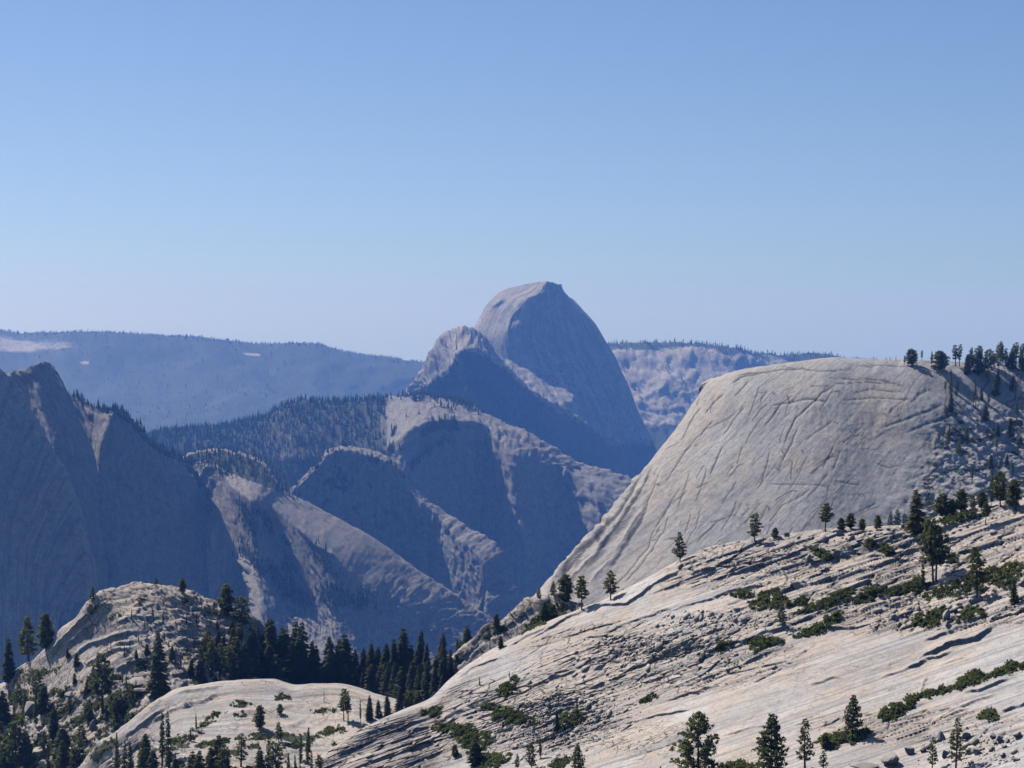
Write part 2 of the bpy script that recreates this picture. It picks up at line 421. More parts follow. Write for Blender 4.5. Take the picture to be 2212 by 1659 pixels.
class Direct(Loft):
    def __init__(self, ctrl_px, depth, **kw):
        self._d = depth
        C = np.array([ray(np.array(r)[:, 0], np.array(r)[:, 1]) * np.asarray(d, float)[:, None] for r, d in zip(ctrl_px, depth)])
        nu, nv, tension = kw.get('nu', 200), kw.get('nv', 120), kw.get('tension', 0.9)
        ctrl = np.concatenate([[C[0] + np.array(b)] for b in kw.get('back', [])] + [C], axis=0)
        def knots(A, lo):
            x, y = project(A)
            return np.concatenate([[0], np.cumsum(np.maximum(lo, np.hypot(np.diff(x, axis=0), np.diff(y, axis=0)).mean(axis=1)))])
        tv = knots(ctrl, 6.0); tu = knots(ctrl.transpose(1, 0, 2), 6.0)
        G = hermite(tv, ctrl, np.linspace(tv[0], tv[-1], nv), tension)
        G = hermite(tu, G.transpose(1, 0, 2), np.linspace(tu[0], tu[-1], nu), tension).transpose(1, 0, 2)
        self.G = np.ascontiguousarray(G); self.nv, self.nu = nv, nu
        du = np.linalg.norm(np.diff(G, axis=1), axis=2).mean(axis=0); dv = np.linalg.norm(np.diff(G, axis=0), axis=2).mean(axis=1)
        self.S, self.T = np.meshgrid(np.concatenate([[0], np.cumsum(du)]), np.concatenate([[0], np.cumsum(dv)]))
        self.px, self.py = project(self.G); self.N = self.normals()
        self.cov = np.zeros((nv, nu)); self.crk = np.zeros((nv, nu)); self.tone = np.full((nv, nu), 0.5)

l = Direct(rows, [8500 + off * w + a for w, a in zip(Wd, adv)], nu=250, nv=250, back=[(0, 900, -420), (0, 350, -40)])
ap_top = np.interp(l.px, [1080, 1130, 1185, 1215, 1246], [772, 786, 793, 784, 778])
apron = np.clip((l.py - ap_top - 5 * fbm(l.S / 40, l.T / 40, 34, 3)) / 90, 0, 1) * sstep(1070, 1100, l.px) * (1 - sstep(1241, 1250, l.px + 5 * fbm(l.S / 30, l.T / 30, 35, 3)))
l.G *= (1 - 215 * apron / 8500)[..., None]
l.N = l.normals()
flute = fbm(l.S / 22, l.T / 500, 31, 3)
l.push(7 * fbm(l.S / 120, l.T / 160, 32, 5) + 1.5 * flute * sstep(690, 760, l.py) + crag(l, 4.0, 70, 33, 3.0) * (0.2 + 0.6 * sstep(1090, 1160, l.px)) + 5 * fbm(l.S / 16, l.T / 16, 36, 4) * (apron > 0.02))
l.ledges([([(1066, 668), (1080, 658), (1092, 652)], 10, 14), ([(1120, 720), (1135, 690), (1142, 668), (1160, 650)], 14, 22), ([(1095, 725), (1105, 690), (1125, 662)], 7, 12),
          ([(1170, 632), (1185, 640), (1200, 634)], 6, 10), ([(1190, 625), (1208, 640), (1222, 648)], 8, 10)], jag=3)
l.cov = np.clip(0.9 * sstep(925, 990, l.py) + 0.6 * (apron > 0.05) * sstep(0.0, 0.45, fbm(l.S / 22, l.T / 16, 37, 4)), 0, 1)
L['great_dome'] = l; l.build('great_dome_terrain', M_half)
# --- shoulder dome and lit scree apron left of the great dome
rows = [[(872, 850), (890, 826), (917, 780), (930, 753), (954, 723), (1000, 706), (1030, 713), (1050, 728), (1070, 762), (1100, 797), (1150, 846), (1190, 869), (1222, 882), (1264, 908)],
        [(876, 860), (905, 838), (935, 824), (958, 808), (976, 790), (988, 764), (1022, 752), (1050, 764), (1078, 786), (1108, 812), (1156, 856), (1195, 877), (1227, 890), (1268, 915)],
        [(880, 880), (910, 870), (945, 875), (980, 885), (1015, 895), (1050, 905), (1090, 920), (1120, 930), (1150, 940), (1195, 960), (1245, 985), (1285, 1000), (1325, 1016), (1390, 1034)],
        [(880, 1000), (910, 1000), (945, 1000), (980, 1000), (1020, 1010), (1060, 1020), (1100, 1030), (1130, 1035), (1165, 1050), (1205, 1065), (1255, 1085), (1295, 1100), (1335, 1110), (1400, 1120)]]
l = Loft(rows, [7550, 7560, 7580, 7600, 7650, 7720, 7780, 7830, 7870, 7900, 7950, 7990, 8020, 8050], ([40, 40, 42, 44, 36, 20, 14, 14, 20, 24, 28, 30, 30, 34], 60, 45), back=((60, 20), (300, 260)), nu=260, nv=130, tension=0.75, vlin=0.85)
l.push(5 * fbm(l.S / 110, l.T / 110, 41, 5) + crag(l, 5.5, 34, 45, 1.2))
l.cov = np.clip(0.95 * sstep(-4, 18, l.py - np.interp(l.px, [p[0] for p in rows[1]], [p[1] for p in rows[1]]) + 10 * fbm(l.S / 60, l.T / 60, 42, 3)) + 0.5 * sstep(0.05, 0.5, fbm(l.S / 35, l.T / 22, 44, 4)), 0, 1)
L['shoulder'] = l; l.build('shoulder_dome_terrain', M_half)
# --- central ridge: wooded saddle, knob, long lit apron, shaded wall
r0 = [(280, 952), (340, 938), (400, 930), (500, 918), (590, 893), (640, 868), (740, 866), (830, 860), (900, 854), (960, 860), (1010, 874), (1040, 889), (1104, 917), (1154, 943), (1214, 977), (1270, 1003), (1324, 1020), (1400, 1048)]
r1 = [(300, 1000), (345, 998), (410, 992), (510, 992), (600, 1000), (650, 990), (735, 985), (825, 975), (880, 935), (950, 906), (1015, 908), (1046, 916), (1078, 950), (1112, 985), (1160, 1002), (1215, 1018), (1270, 1042), (1360, 1085)]
r2 = [(320, 1120), (370, 1120), (430, 1120), (530, 1120), (610, 1120), (670, 1120), (745, 1120), (820, 1120), (880, 1130), (950, 1140), (1020, 1150), (1060, 1160), (1100, 1180), (1140, 1190), (1190, 1200), (1240, 1210), (1290, 1220), (1370, 1240)]
r3 = [(x, y + 240) for x, y in r2]
l = Loft([r0, r1, r2, r3], [6300, 6280, 6250, 6200, 6100, 6000, 5950, 5900, 5850, 5820, 5800, 5800, 5780, 5760, 5740, 5720, 5700, 5680],
         ([26, 26, 26, 26, 26, 28, 28, 24, 14, 10, 9, 8, 7, 7, 8, 9, 10, 12], [42, 42, 44, 46, 50, 56, 62, 70, 74, 75, 75, 75, 74, 70, 62, 56, 52, 50], 70), back=((50, 8), (300, 160)), nu=330, nv=170, tension=0.75, vlin=0.85)
l.push(5 * fbm(l.S / 90, l.T / 90, 51, 5) + crag(l, 5.0, 30, 55, 1.5))
l.push(crag(l, 4.0, 60, 56, 3.0) * sstep(0, 40, l.py - np.interp(l.px, [p[0] for p in r1], [p[1] for p in r1])))
l.ledges([([(1222, 1008), (1214, 1040), (1203, 1075), (1196, 1110)], 14, 12), ([(830, 975), (834, 930), (826, 885)], 14, 16), ([(1195, 1170), (1220, 1185), (1250, 1200)], 10, 10)], jag=3)
fr = np.interp(l.px, [250, 560, 600, 660, 690, 800, 822, 840, 960, 1030, 1050, 1400], [1, 1, 0.75, 0.75, 1, 0.95, 0.75, 0.32, 0.42, 0.25, 0.05, 0.02])
l.cov = np.clip(fr * (0.95 + 0.5 * fbm(l.S / 50, l.T / 30, 53, 4)) + 0.25 * sstep(0.1, 0.6, fbm(l.S / 40, l.T / 20, 54, 4)), 0, 1)
l.cov *= 1 - 0.7 * sstep(1000, 1040, l.py) * (l.px > 780)
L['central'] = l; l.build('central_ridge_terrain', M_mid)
# --- second knob with its lit rib
r0 = [(610, 1075), (640, 1040), (683, 1003), (700, 976), (740, 961), (804, 973), (850, 993), (870, 1023), (894, 1055), (917, 1073), (970, 1111), (1020, 1144), (1057, 1165), (1088, 1192), (1097, 1246), (1114, 1275), (1125, 1330)]
r1 = [(614, 1085), (648, 1048), (687, 1012), (706, 986), (743, 973), (800, 986), (840, 1004), (862, 1030), (888, 1060), (906, 1080), (946, 1115), (984, 1158), (1018, 1186), (1044, 1219), (1050, 1262), (1052, 1296), (1056, 1345)]
r2 = [(620, 1260), (655, 1260), (690, 1260), (715, 1260), (750, 1270), (790, 1280), (825, 1290), (850, 1300), (875, 1320), (900, 1340), (935, 1360), (975, 1380), (1010, 1400), (1035, 1410), (1045, 1420), (1050, 1430), (1060, 1440)]
l = Loft([r0, r1, r2], [4840, 4865, 4900, 4920, 4938, 4945, 4940, 4925, 4905, 4890, 4850, 4810, 4780, 4750, 4710, 4680, 4640],
         ([26, 26, 24, 20, 16, 14, 12, 12, 12, 12, 13, 15, 16, 18, 22, 26, 30], 74), back=((30, 10), (160, 140)), nu=260, nv=130, tension=0.7, vlin=0.85)
l.push(4 * fbm(l.S / 70, l.T / 70, 61, 5) + crag(l, 4.2, 24, 66, 1.6))
l.cov = np.clip(0.3 * sstep(0.0, 0.5, fbm(l.S / 30, l.T / 20, 64, 4)) + 0.5 * (l.px < 860) * sstep(0.1, 0.5, fbm(l.S / 40, l.T / 20, 65, 4)), 0, 1)
L['second_knob'] = l; l.build('second_knob_terrain', M_mid)
# --- near canyon spur with the broad lit apron
r0 = [(385, 1005), (400, 985), (430, 972), (467, 968), (500, 973), (533, 980), (567, 998), (610, 1058), (667, 1086), (787, 1151), (924, 1245), (1040, 1322), (1120, 1390)]
r1 = [(412, 1012), (422, 1000), (442, 995), (467, 1003), (490, 1020), (520, 1033), (560, 1048), (617, 1069), (670, 1092), (790, 1158), (926, 1250), (1042, 1327), (1120, 1396)]
r2 = [(414, 1035), (424, 1018), (440, 1006), (473, 1016), (490, 1035), (512, 1058), (545, 1082), (590, 1100), (640, 1137), (737, 1218), (860, 1300), (990, 1352), (1090, 1405)]
r3 = [(414, 1150), (424, 1152), (440, 1158), (462, 1166), (490, 1180), (527, 1204), (567, 1240), (617, 1284), (660, 1308), (733, 1342), (830, 1382), (960, 1410), (1080, 1430)]
r4 = [(414, 1420), (424, 1420), (440, 1420), (462, 1420), (490, 1420), (527, 1420), (567, 1420), (617, 1430), (660, 1440), (733, 1460), (830, 1480), (960, 1490), (1080, 1500)]
l = Loft([r0, r1, r2, r3, r4], [4340, 4330, 4320, 4310, 4305, 4295, 4270, 4160, 4145, 4120, 4090, 4060, 4030],
         ([30, 22, 16, 14, 12, 10, 9, 9, 9, 10, 12, 14, 16], [60, 34, 20, 16, 14, 13, 12, 12, 13, 15, 18, 22, 26], [76, 76, 75, 75, 74, 72, 68, 60, 52, 44, 38, 34, 32], 26), back=((30, 5), (180, 140)), nu=300, nv=190, tension=0.65, left=(-25, 260, -60), vlin=0.85)
l.push(3 * fbm(l.S / 60, l.T / 60, 71, 5) + crag(l, 3.4, 20, 76, 1.5) * (0.3 + 0.7 * (1 - ell(l.px, l.py, 700, 1150, 240, 130, 0.6))))
l.ledges([([(420, 1120), (428, 1060), (446, 1015), (470, 1008)], 9, 12), ([(445, 1110), (452, 1060), (465, 1018)], 7, 10), ([(418, 1230), (424, 1170), (436, 1120)], 8, 10), ([(515, 1215), (540, 1238)], 12, 16), ([(640, 1140), (680, 1180), (730, 1215)], 6, 12)], jag=3)
above = np.interp(l.px, [p[0] for p in r1], [p[1] for p in r1])
fr = 0.85 * (1 - sstep(-4, 3, l.py - above)) * sstep(2, 10, l.py - np.interp(l.px, [p[0] for p in r0], [p[1] for p in r0])) * (l.px < 640)
below = sstep(0, 20, l.py - np.interp(l.px, [p[0] for p in r2], [p[1] for p in r2])) * (l.px > 520) * (1 - sstep(1290, 1350, l.py + 20 * fbm(l.S / 40, l.T / 40, 77, 3)))
l.cov = np.clip(fr + below * (0.42 + 0.5 * fbm(l.S / 40, l.T / 40, 74, 4)) * (1 - sstep(-6, 14, l.py - np.interp(l.px, [p[0] for p in r3], [p[1] for p in r3]) + 14 * fbm(l.S / 30, l.T / 30, 78, 3))) + 0.3 * sstep(0.1, 0.5, fbm(l.S / 40, l.T / 25, 75, 4)), 0, 1)
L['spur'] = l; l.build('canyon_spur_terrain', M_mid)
# --- wooded cliff ridge on the left
rows = [[(140, 862), (165, 860), (187, 876), (215, 886), (243, 889), (277, 908), (300, 934), (333, 963), (367, 979), (400, 1000), (440, 1060)],
        [(160, 905), (180, 912), (198, 920), (215, 925), (237, 914), (272, 945), (300, 970), (335, 990), (368, 1002), (402, 1020), (440, 1090)],
        [(175, 970), (192, 972), (203, 975), (210, 978), (218, 976), (255, 1012), (295, 1040), (335, 1060), (375, 1065), (410, 1080), (445, 1130)],
        [(150, 1080), (170, 1080), (188, 1080), (200, 1080), (214, 1080), (262, 1100), (305, 1120), (345, 1140), (380, 1150), (412, 1160), (448, 1200)],
        [(140, 1420), (160, 1420), (180, 1420), (200, 1420), (222, 1420), (285, 1420), (330, 1420), (360, 1420), (390, 1420), (420, 1420), (450, 1420)]]
off = np.array([140, 90, 50, 18, 0, 40, 80, 130, 190, 260, 330])
l = Direct(rows, [3750 + off + a for a in (60, 20, -15, -60, -190)], nu=200, nv=170, tension=0.7, back=[(0, 260, -160), (0, 50, -6)])
l.push(4 * fbm(l.S / 50, l.T / 60, 81, 5) + crag(l, 4.0, 26, 86, 2.6))
l.ledges([([(225, 1020), (250, 1035), (275, 1055), (312, 1085)], 9, 9), ([(262, 1138), (272, 1142)], 8, 7)], jag=2)
l.cov = np.clip(0.75 * (1 - sstep(2, 14, l.py - np.interp(l.px, [p[0] for p in rows[0]], [p[1] for p in rows[0]]))) + 0.25 * sstep(0, 0.5, fbm(l.S / 25, l.T / 40, 83, 4)), 0, 1)
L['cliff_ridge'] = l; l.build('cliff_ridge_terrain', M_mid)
# --- sharp peak, far left
rows = [[(-60, 822), (0, 812), (20, 806), (55, 794), (93, 781), (110, 786)],
        [(-60, 860), (10, 845), (42, 838), (74, 828), (106, 826), (140, 836)],
        [(-60, 910), (20, 905), (58, 898), (94, 888), (132, 893), (170, 905)],
        [(-50, 990), (30, 975), (72, 968), (112, 960), (160, 975), (204, 988)],
        [(-40, 1150), (40, 1150), (84, 1150), (126, 1150), (180, 1150), (222, 1150)],
        [(-40, 1430), (40, 1430), (90, 1430), (132, 1430), (190, 1430), (240, 1430)]]
off = np.array([200, 110, 60, 0, 45, 110])
l = Direct(rows, [3480 + off + a for a in (60, 35, 0, -40, -110, -260)], nu=170, nv=210, tension=0.75, back=[(0, 200, -160), (0, 30, -8)])
l.push(4 * fbm(l.S / 45, l.T / 90, 91, 5) + crag(l, 2.6, 24, 97, 4.0))
l.cov = np.clip(0.6 * sstep(-0.1, 0.3, fbm(l.S / 22, l.T / 22, 93, 4)) * (1 - sstep(3, 14, l.py - np.interp(l.px, [0, 20, 55, 93, 110, 140], [812, 806, 794, 781, 786, 830]))), 0, 1)
L['peak'] = l; l.build('sharp_peak_terrain', M_mid)
# --- nearest cliff, at the left edge
rows = [[(-120, 740), (-40, 770), (0, 793), (20, 813), (40, 840), (60, 880), (87, 923), (118, 975), (150, 1040), (172, 1110), (185, 1200), (195, 1400)],
        [(-120, 860), (-70, 880), (-40, 900), (-20, 920), (0, 945), (20, 980), (45, 1020), (75, 1065), (105, 1115), (130, 1170), (150, 1240), (165, 1420)],
        [(-120, 1050), (-90, 1060), (-70, 1070), (-50, 1080), (-30, 1095), (-10, 1115), (10, 1140), (35, 1175), (65, 1215), (95, 1260), (120, 1310), (140, 1440)],
        [(-120, 1640), (-100, 1640), (-80, 1640), (-60, 1640), (-40, 1640), (-20, 1640), (0, 1640), (20, 1640), (45, 1640), (75, 1640), (100, 1640), (120, 1640)]]
l = Loft(rows, [3150, 3160, 3165, 3170, 3180, 3190, 3205, 3225, 3250, 3270, 3290, 3320], (70, 74, 72), back=((25, 10), (140, 160)), nu=170, nv=190, tension=0.75)
l.push(4 * fbm(l.S / 50, l.T / 80, 95, 5) + crag(l, 3.0, 26, 98, 4.0))
l.tone[:] = 0.6
L['edge_cliff'] = l; l.build('edge_cliff_terrain', M_edge)
# --- pale granite dome on the right
rows = [[(1528, 826), (1581, 807), (1691, 787), (1815, 774), (1908, 774), (1975, 777), (2091, 784), (2212, 792), (2340, 800)],
        [(1516, 846), (1570, 836), (1680, 828), (1800, 832), (1900, 842), (1975, 852), (2091, 858), (2212, 860), (2340, 866)],
        [(1473, 913), (1540, 928), (1650, 930), (1790, 938), (1900, 948), (2000, 955), (2100, 956), (2212, 950), (2340, 950)],
        [(1402, 1006), (1480, 1030), (1620, 1040), (1780, 1050), (1900, 1060), (2000, 1056), (2100, 1045), (2212, 1030), (2340, 1030)],
        [(1318, 1130), (1420, 1150), (1580, 1170), (1750, 1180), (1900, 1180), (2030, 1160), (2130, 1130), (2240, 1100), (2340, 1100)],
        [(1150, 1297), (1300, 1320), (1500, 1330), (1720, 1300), (1900, 1280), (2050, 1250), (2150, 1210), (2250, 1180), (2340, 1180)],
        [(1060, 1420), (1250, 1430), (1480, 1430), (1720, 1400), (1900, 1370), (2050, 1340), (2150, 1300), (2250, 1260), (2340, 1260)]]
l = Loft(rows, [1420, 1390, 1370, 1360, 1360, 1360, 1365, 1370, 1370],
         ([30, 26, 24, 22, 22, 22, 24, 26, 26], [52, 50, 48, 46, 44, 42, 36, 34, 34], [54, 52, 50, 48, 46, 42, 36, 34, 34], [54, 52, 50, 48, 46, 40, 34, 32, 32], [50, 48, 48, 48, 44, 38, 32, 30, 30], 40),
         back=((40, 3), (160, 50)), nu=580, nv=390, tension=0.85, left=(6, 90, -20))
l.push(1.6 * fbm(l.S / 38, l.T / 55, 101, 5) + 0.22 * fbm((l.S + .6 * l.T) / 3, (l.T - .6 * l.S) / 3, 102, 4) * sstep(790, 830, l.py) + 2.4 * (0.5 - np.abs(fbm(l.S / 14, l.T / 60, 109, 4))) * (1 - sstep(1330, 1480, l.px + 0.35 * (l.py - 1000))))
dl = [([(1667, 876), (1700, 870), (1740, 862), (1790, 864)], 2.6, 18), ([(1652, 922), (1676, 888), (1690, 872)], 2.2, 12), ([(1690, 970), (1718, 905), (1745, 880), (1775, 848), (1808, 826)], 2.4, 14), ([(1684, 1012), (1706, 965), (1726, 925)], 2.0, 12),
      ([(1534, 1028), (1548, 994), (1562, 964)], 2.0, 12), ([(1522, 895), (1552, 862), (1565, 850)], 1.6, 10), ([(1576, 1030), (1596, 1005), (1610, 1000)], 1.5, 10), ([(1644, 1045), (1655, 1010), (1662, 975)], 1.5, 9),
      ([(1900, 925), (1960, 905), (2010, 885), (2040, 870)], 2.2, 12), ([(1955, 935), (2010, 915), (2060, 895), (2090, 892)], 2.0, 12), ([(1820, 862), (1880, 858), (1968, 864)], 2.2, 10), ([(1840, 848), (1890, 840), (1950, 846)], 2.2, 10),
      ([(1780, 812), (1840, 816), (1900, 818), (1955, 835)], 2.0, 10), ([(1800, 826), (1870, 824), (1935, 828)], 2.0, 9), ([(1660, 1046), (1740, 1046), (1790, 1052)], 1.4, 8), ([(1800, 1040), (1860, 1048)], 1.2, 7), ([(1716, 1082), (1735, 1068), (1750, 1058)], 2.0, 9),
      ([(1873, 1100), (1893, 1085)], 1.8, 8), ([(1660, 1130), (1690, 1095), (1720, 1078)], 1.3, 9), ([(1504, 1055), (1530, 1042)], 1.6, 9), ([(1500, 1085), (1515, 1050), (1528, 1010)], 1.4, 9), ([(1600, 1115), (1620, 1098)], 1.8, 8),
      ([(1532, 1126), (1560, 1122), (1590, 1112)], 1.2, 8), ([(1890, 1000), (1920, 1010), (1945, 1006)], 1.5, 8), ([(1590, 812), (1640, 806), (1740, 796)], 1.6, 9), ([(1580, 830), (1600, 815), (1640, 808)], 2.4, 10), ([(1690, 795), (1760, 800), (1850, 798)], 1.4, 8),
      ([(1850, 790), (1900, 786), (1960, 790)], 1.0, 7), ([(1966, 872), (1985, 852), (2010, 838)], 4, 16), ([(1740, 950), (1775, 925), (1800, 905)], 1.2, 8), ([(1820, 960), (1840, 940), (1865, 920)], 1.2, 8), ([(1762, 1010), (1790, 990), (1810, 985)], 1.2, 8),
      ([(1185, 1285), (1240, 1226), (1300, 1160), (1345, 1105), (1392, 1022)], 6.0, 13), ([(1225, 1268), (1290, 1205), (1340, 1140), (1385, 1070), (1412, 1006)], 6.0, 15), ([(1255, 1280), (1300, 1240), (1350, 1170), (1398, 1090), (1425, 1020)], 4.5, 11), ([(1320, 1230), (1345, 1190), (1385, 1130), (1402, 1080)], 3.0, 10), ([(1300, 1290), (1355, 1240), (1400, 1180), (1418, 1130)], 2.5, 10),
      ([(1205, 1268), (1235, 1225), (1290, 1170)], 3.5, 8), ([(1350, 1260), (1385, 1220), (1410, 1180)], 2, 7), ([(1470, 950), (1490, 915), (1515, 880)], 1.6, 10), ([(1440, 1040), (1462, 1000), (1490, 960)], 1.6, 10), ([(1430, 1120), (1450, 1080), (1470, 1050)], 1.4, 9), ([(1400, 1200), (1430, 1150), (1445, 1110)], 1.6, 9),
      ([(1480, 1180), (1500, 1140), (1512, 1100)], 1.3, 6), ([(1460, 1100), (1476, 1060), (1490, 1020)], 1.2, 6), ([(1560, 1090), (1580, 1060), (1592, 1040)], 1.2, 6), ([(1610, 960), (1630, 925), (1645, 900)], 1.2, 6), ([(1560, 940), (1585, 905), (1610, 880)], 1.1, 6)]
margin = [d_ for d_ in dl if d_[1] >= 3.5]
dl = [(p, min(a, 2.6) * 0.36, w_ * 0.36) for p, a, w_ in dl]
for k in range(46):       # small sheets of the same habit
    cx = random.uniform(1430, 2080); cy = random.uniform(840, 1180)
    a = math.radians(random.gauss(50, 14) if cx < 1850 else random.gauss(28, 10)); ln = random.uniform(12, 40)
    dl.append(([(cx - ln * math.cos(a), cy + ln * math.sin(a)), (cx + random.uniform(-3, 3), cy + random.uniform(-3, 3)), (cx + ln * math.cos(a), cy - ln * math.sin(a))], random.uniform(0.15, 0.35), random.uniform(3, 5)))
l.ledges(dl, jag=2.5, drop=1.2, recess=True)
band = np.clip(1 - np.abs(l.px - np.interp(l.py, [1000, 1060, 1130, 1200, 1290], [1410, 1378, 1330, 1268, 1195]) - 8) / 42, 0, 1) * sstep(985, 1030, l.py)
l.push((crag(l, 0.9, 16, 117, 3.5) + 0.8 * fbm(l.S / 5, l.T / 9, 118, 5)) * band)
l.ledges([([(1180, 1280), (1236, 1222), (1296, 1156), (1342, 1096), (1390, 1012)], 4.5, 14), ([(1222, 1270), (1284, 1208), (1334, 1142), (1380, 1074), (1410, 1004)], 3.0, 10), ([(1262, 1276), (1310, 1228), (1352, 1168), (1396, 1090)], 2.0, 8)], jag=5, drop=9)
rub = sstep(1940, 2080, l.px + 0.5 * (l.py - 950)) * sstep(835, 900, l.py)
e, idh, dx, dy = voronoi(l.S / 5, l.T / 5, 105)
l.push(rub * (1.2 * (idh - 0.5) * sstep(0.05, 0.5, fbm(l.S / 12, l.T / 12, 110, 3)) + 1.3 * fbm(l.S / 5, l.T / 4, 111, 4)))
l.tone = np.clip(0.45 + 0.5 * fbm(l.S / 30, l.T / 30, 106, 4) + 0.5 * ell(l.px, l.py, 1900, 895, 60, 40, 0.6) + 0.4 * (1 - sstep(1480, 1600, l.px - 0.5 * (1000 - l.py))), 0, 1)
l.cov = np.clip(rub * (0.1 + 0.6 * sstep(0.15, 0.45, fbm(l.S / 10, l.T / 5, 107, 4))) + 0.35 * sstep(0.25, 0.6, fbm(l.S / 10, l.T / 6, 108, 4)) * (1 - sstep(800, 830, l.py)), 0, 1)
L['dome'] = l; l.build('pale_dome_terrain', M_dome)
# --- floor of the notch where the firs stand
rows = [[(380, 1420), (480, 1432), (600, 1440), (720, 1440), (850, 1440), (960, 1420), (1040, 1390), (1120, 1380), (1240, 1380)],
        [(380, 1500), (480, 1500), (600, 1500), (720, 1500), (850, 1510), (960, 1500), (1060, 1480), (1140, 1460), (1260, 1460)],
        [(380, 1640), (480, 1640), (600, 1640), (720, 1640), (850, 1640), (960, 1640), (1060, 1600), (1140, 1600), (1260, 1600)]]
l = Loft(rows, [690, 690, 690, 690, 680, 660, 620, 590, 580], (10, 8), back=((60, 14), (300, 160)), nu=160, nv=60)
l.push(0.8 * fbm(l.S / 12, l.T / 12, 111, 4))
l.cov[:] = 0.9
L['notch'] = l; l.build('forest_floor', M_knoll)
# --- outcrop behind the crest of the slope
rows = [[(980, 1420), (1023, 1381), (1050, 1352), (1080, 1345), (1110, 1321), (1140, 1296), (1187, 1288), (1225, 1298), (1270, 1308), (1330, 1300)],
        [(990, 1440), (1030, 1400), (1060, 1375), (1090, 1365), (1125, 1345), (1155, 1325), (1195, 1318), (1232, 1322), (1275, 1330), (1335, 1320)],
        [(1000, 1490), (1040, 1450), (1075, 1430), (1110, 1420), (1140, 1410), (1170, 1395), (1210, 1380), (1240, 1370), (1280, 1370), (1340, 1350)]]
l = Loft(rows, [480, 480, 480, 480, 480, 480, 480, 475, 470, 465], (30, 35), back=((8, 2), (40, 25)), nu=260, nv=70)
e, idh, dx, dy = voronoi(l.S / 3.2, l.T / 1.8, 115)
l.push(0.6 * fbm(l.S / 8, l.T / 8, 113, 4) + 0.5 * (idh - 0.5) - 0.5 * dy + 0.3 * sstep(0, 0.08, e), shear=0.4)
l.tone = idh; l.cov = np.clip(0.75 * sstep(0.05, 0.3, fbm(l.S / 6, l.T / 3, 114, 4)), 0, 1)
L['outcrop'] = l; l.build('granite_outcrop_terrain', M_knoll)
# --- rocky knoll, left
rows = [[(-120, 1500), (-40, 1486), (0, 1474), (40, 1438), (107, 1394), (133, 1360), (162, 1336), (190, 1303), (217, 1279), (250, 1272), (300, 1260), (340, 1263), (400, 1280), (467, 1300), (533, 1320), (572, 1358), (592, 1405), (640, 1470)],
        [(-120, 1540), (-40, 1530), (5, 1520), (50, 1490), (115, 1440), (150, 1405), (190, 1370), (220, 1340), (250, 1318), (285, 1312), (325, 1305), (365, 1310), (415, 1325), (475, 1342), (530, 1360), (565, 1390), (588, 1430), (640, 1490)],
        [(-120, 1600), (-40, 1590), (10, 1580), (60, 1550), (120, 1510), (165, 1470), (215, 1430), (255, 1400), (290, 1385), (325, 1380), (365, 1380), (400, 1385), (440, 1395), (490, 1410), (530, 1420), (560, 1440), (585, 1470), (640, 1520)],
        [(-120, 1680), (-40, 1680), (10, 1670), (60, 1650), (120, 1610), (180, 1570), (240, 1530), (290, 1500), (330, 1485), (370, 1480), (405, 1480), (435, 1480), (470, 1480), (510, 1490), (545, 1500), (570, 1510), (590, 1530), (640, 1570)],
        [(-120, 1800), (-40, 1800), (10, 1800), (60, 1790), (120, 1770), (190, 1750), (260, 1720), (310, 1700), (350, 1690), (390, 1680), (425, 1680), (455, 1680), (490, 1680), (525, 1680), (560, 1680), (585, 1680), (610, 1680), (640, 1690)]]
l = Loft(rows, [690, 690, 690, 685, 670, 665, 662, 660, 658, 660, 665, 668, 672, 676, 680, 685, 690, 700], ([20] * 4 + [28, 30, 30, 28, 26, 24, 24, 24, 24, 24, 24, 26, 28, 26], [20] * 4 + [25, 26, 27, 28, 29, 30, 30, 30, 30, 30, 30, 30, 28, 26], [19] * 4 + [22, 24, 25, 25, 25, 25, 25, 25, 25, 25, 24, 24, 23, 22], 13), back=((8, 3), (50, 40)), nu=480, nv=270, tension=0.85)
warp = 2.0 * fbm(l.S / 9, l.T / 9, 121, 3)
rug = np.clip(sstep(230, 330, l.px + 30 * fbm(l.S / 10, l.T / 10, 128, 3)) + (1 - sstep(1270, 1330, l.py)) + sstep(1440, 1500, l.py + 0.35 * l.px - 60), 0.12, 1)
e, idh, dx, dy = voronoi((l.S + warp) / 5.5, (l.T + 0.3 * l.S + warp) / 2.9, 122)
e2, id2, dx2, dy2 = voronoi((l.S + warp) / 2.6, (l.T - warp) / 1.5, 125)
fk = (l.T + 0.35 * l.S) / 2.4 + 1.0 * fbm(l.S / 16, l.T / 8, 129, 4) + 0.8 * idh
fk2 = (l.T + 0.2 * l.S) / 0.9 + 1.0 * fbm(l.S / 7, l.T / 4, 130, 4) + 0.8 * id2
l.push(1.0 * fbm(l.S / 18, l.T / 14, 123, 4) + rug * (0.18 * (fk - np.floor(fk)) + 0.9 * (idh - 0.5) - 0.45 * (1 - sstep(0, 0.05, e)) - 0.5 * dy + 0.3 * dx + 0.2 * (fk2 - np.floor(fk2)) * (idh > 0.3) + 0.25 * (id2 - 0.5) - 0.2 * (1 - sstep(0, 0.08, e2)) - 0.2 * dy2) + 0.1 * fbm(l.S / 3, l.T / 1.2, 126, 3), shear=0.5)
l.ledges([([(255, 1345), (290, 1335), (330, 1336)], 0.9, 10), ([(150, 1420), (200, 1390), (250, 1372), (300, 1366)], 1.0, 10), ([(180, 1440), (235, 1410), (290, 1395)], 1.0, 9), ([(140, 1400), (170, 1372), (200, 1345)], 1.0, 8), ([(110, 1410), (150, 1370), (190, 1325)], 1.2, 8), ([(205, 1420), (260, 1390), (320, 1380)], 1.0, 8), ([(250, 1450), (300, 1430), (340, 1420)], 1.0, 9)], jag=3)
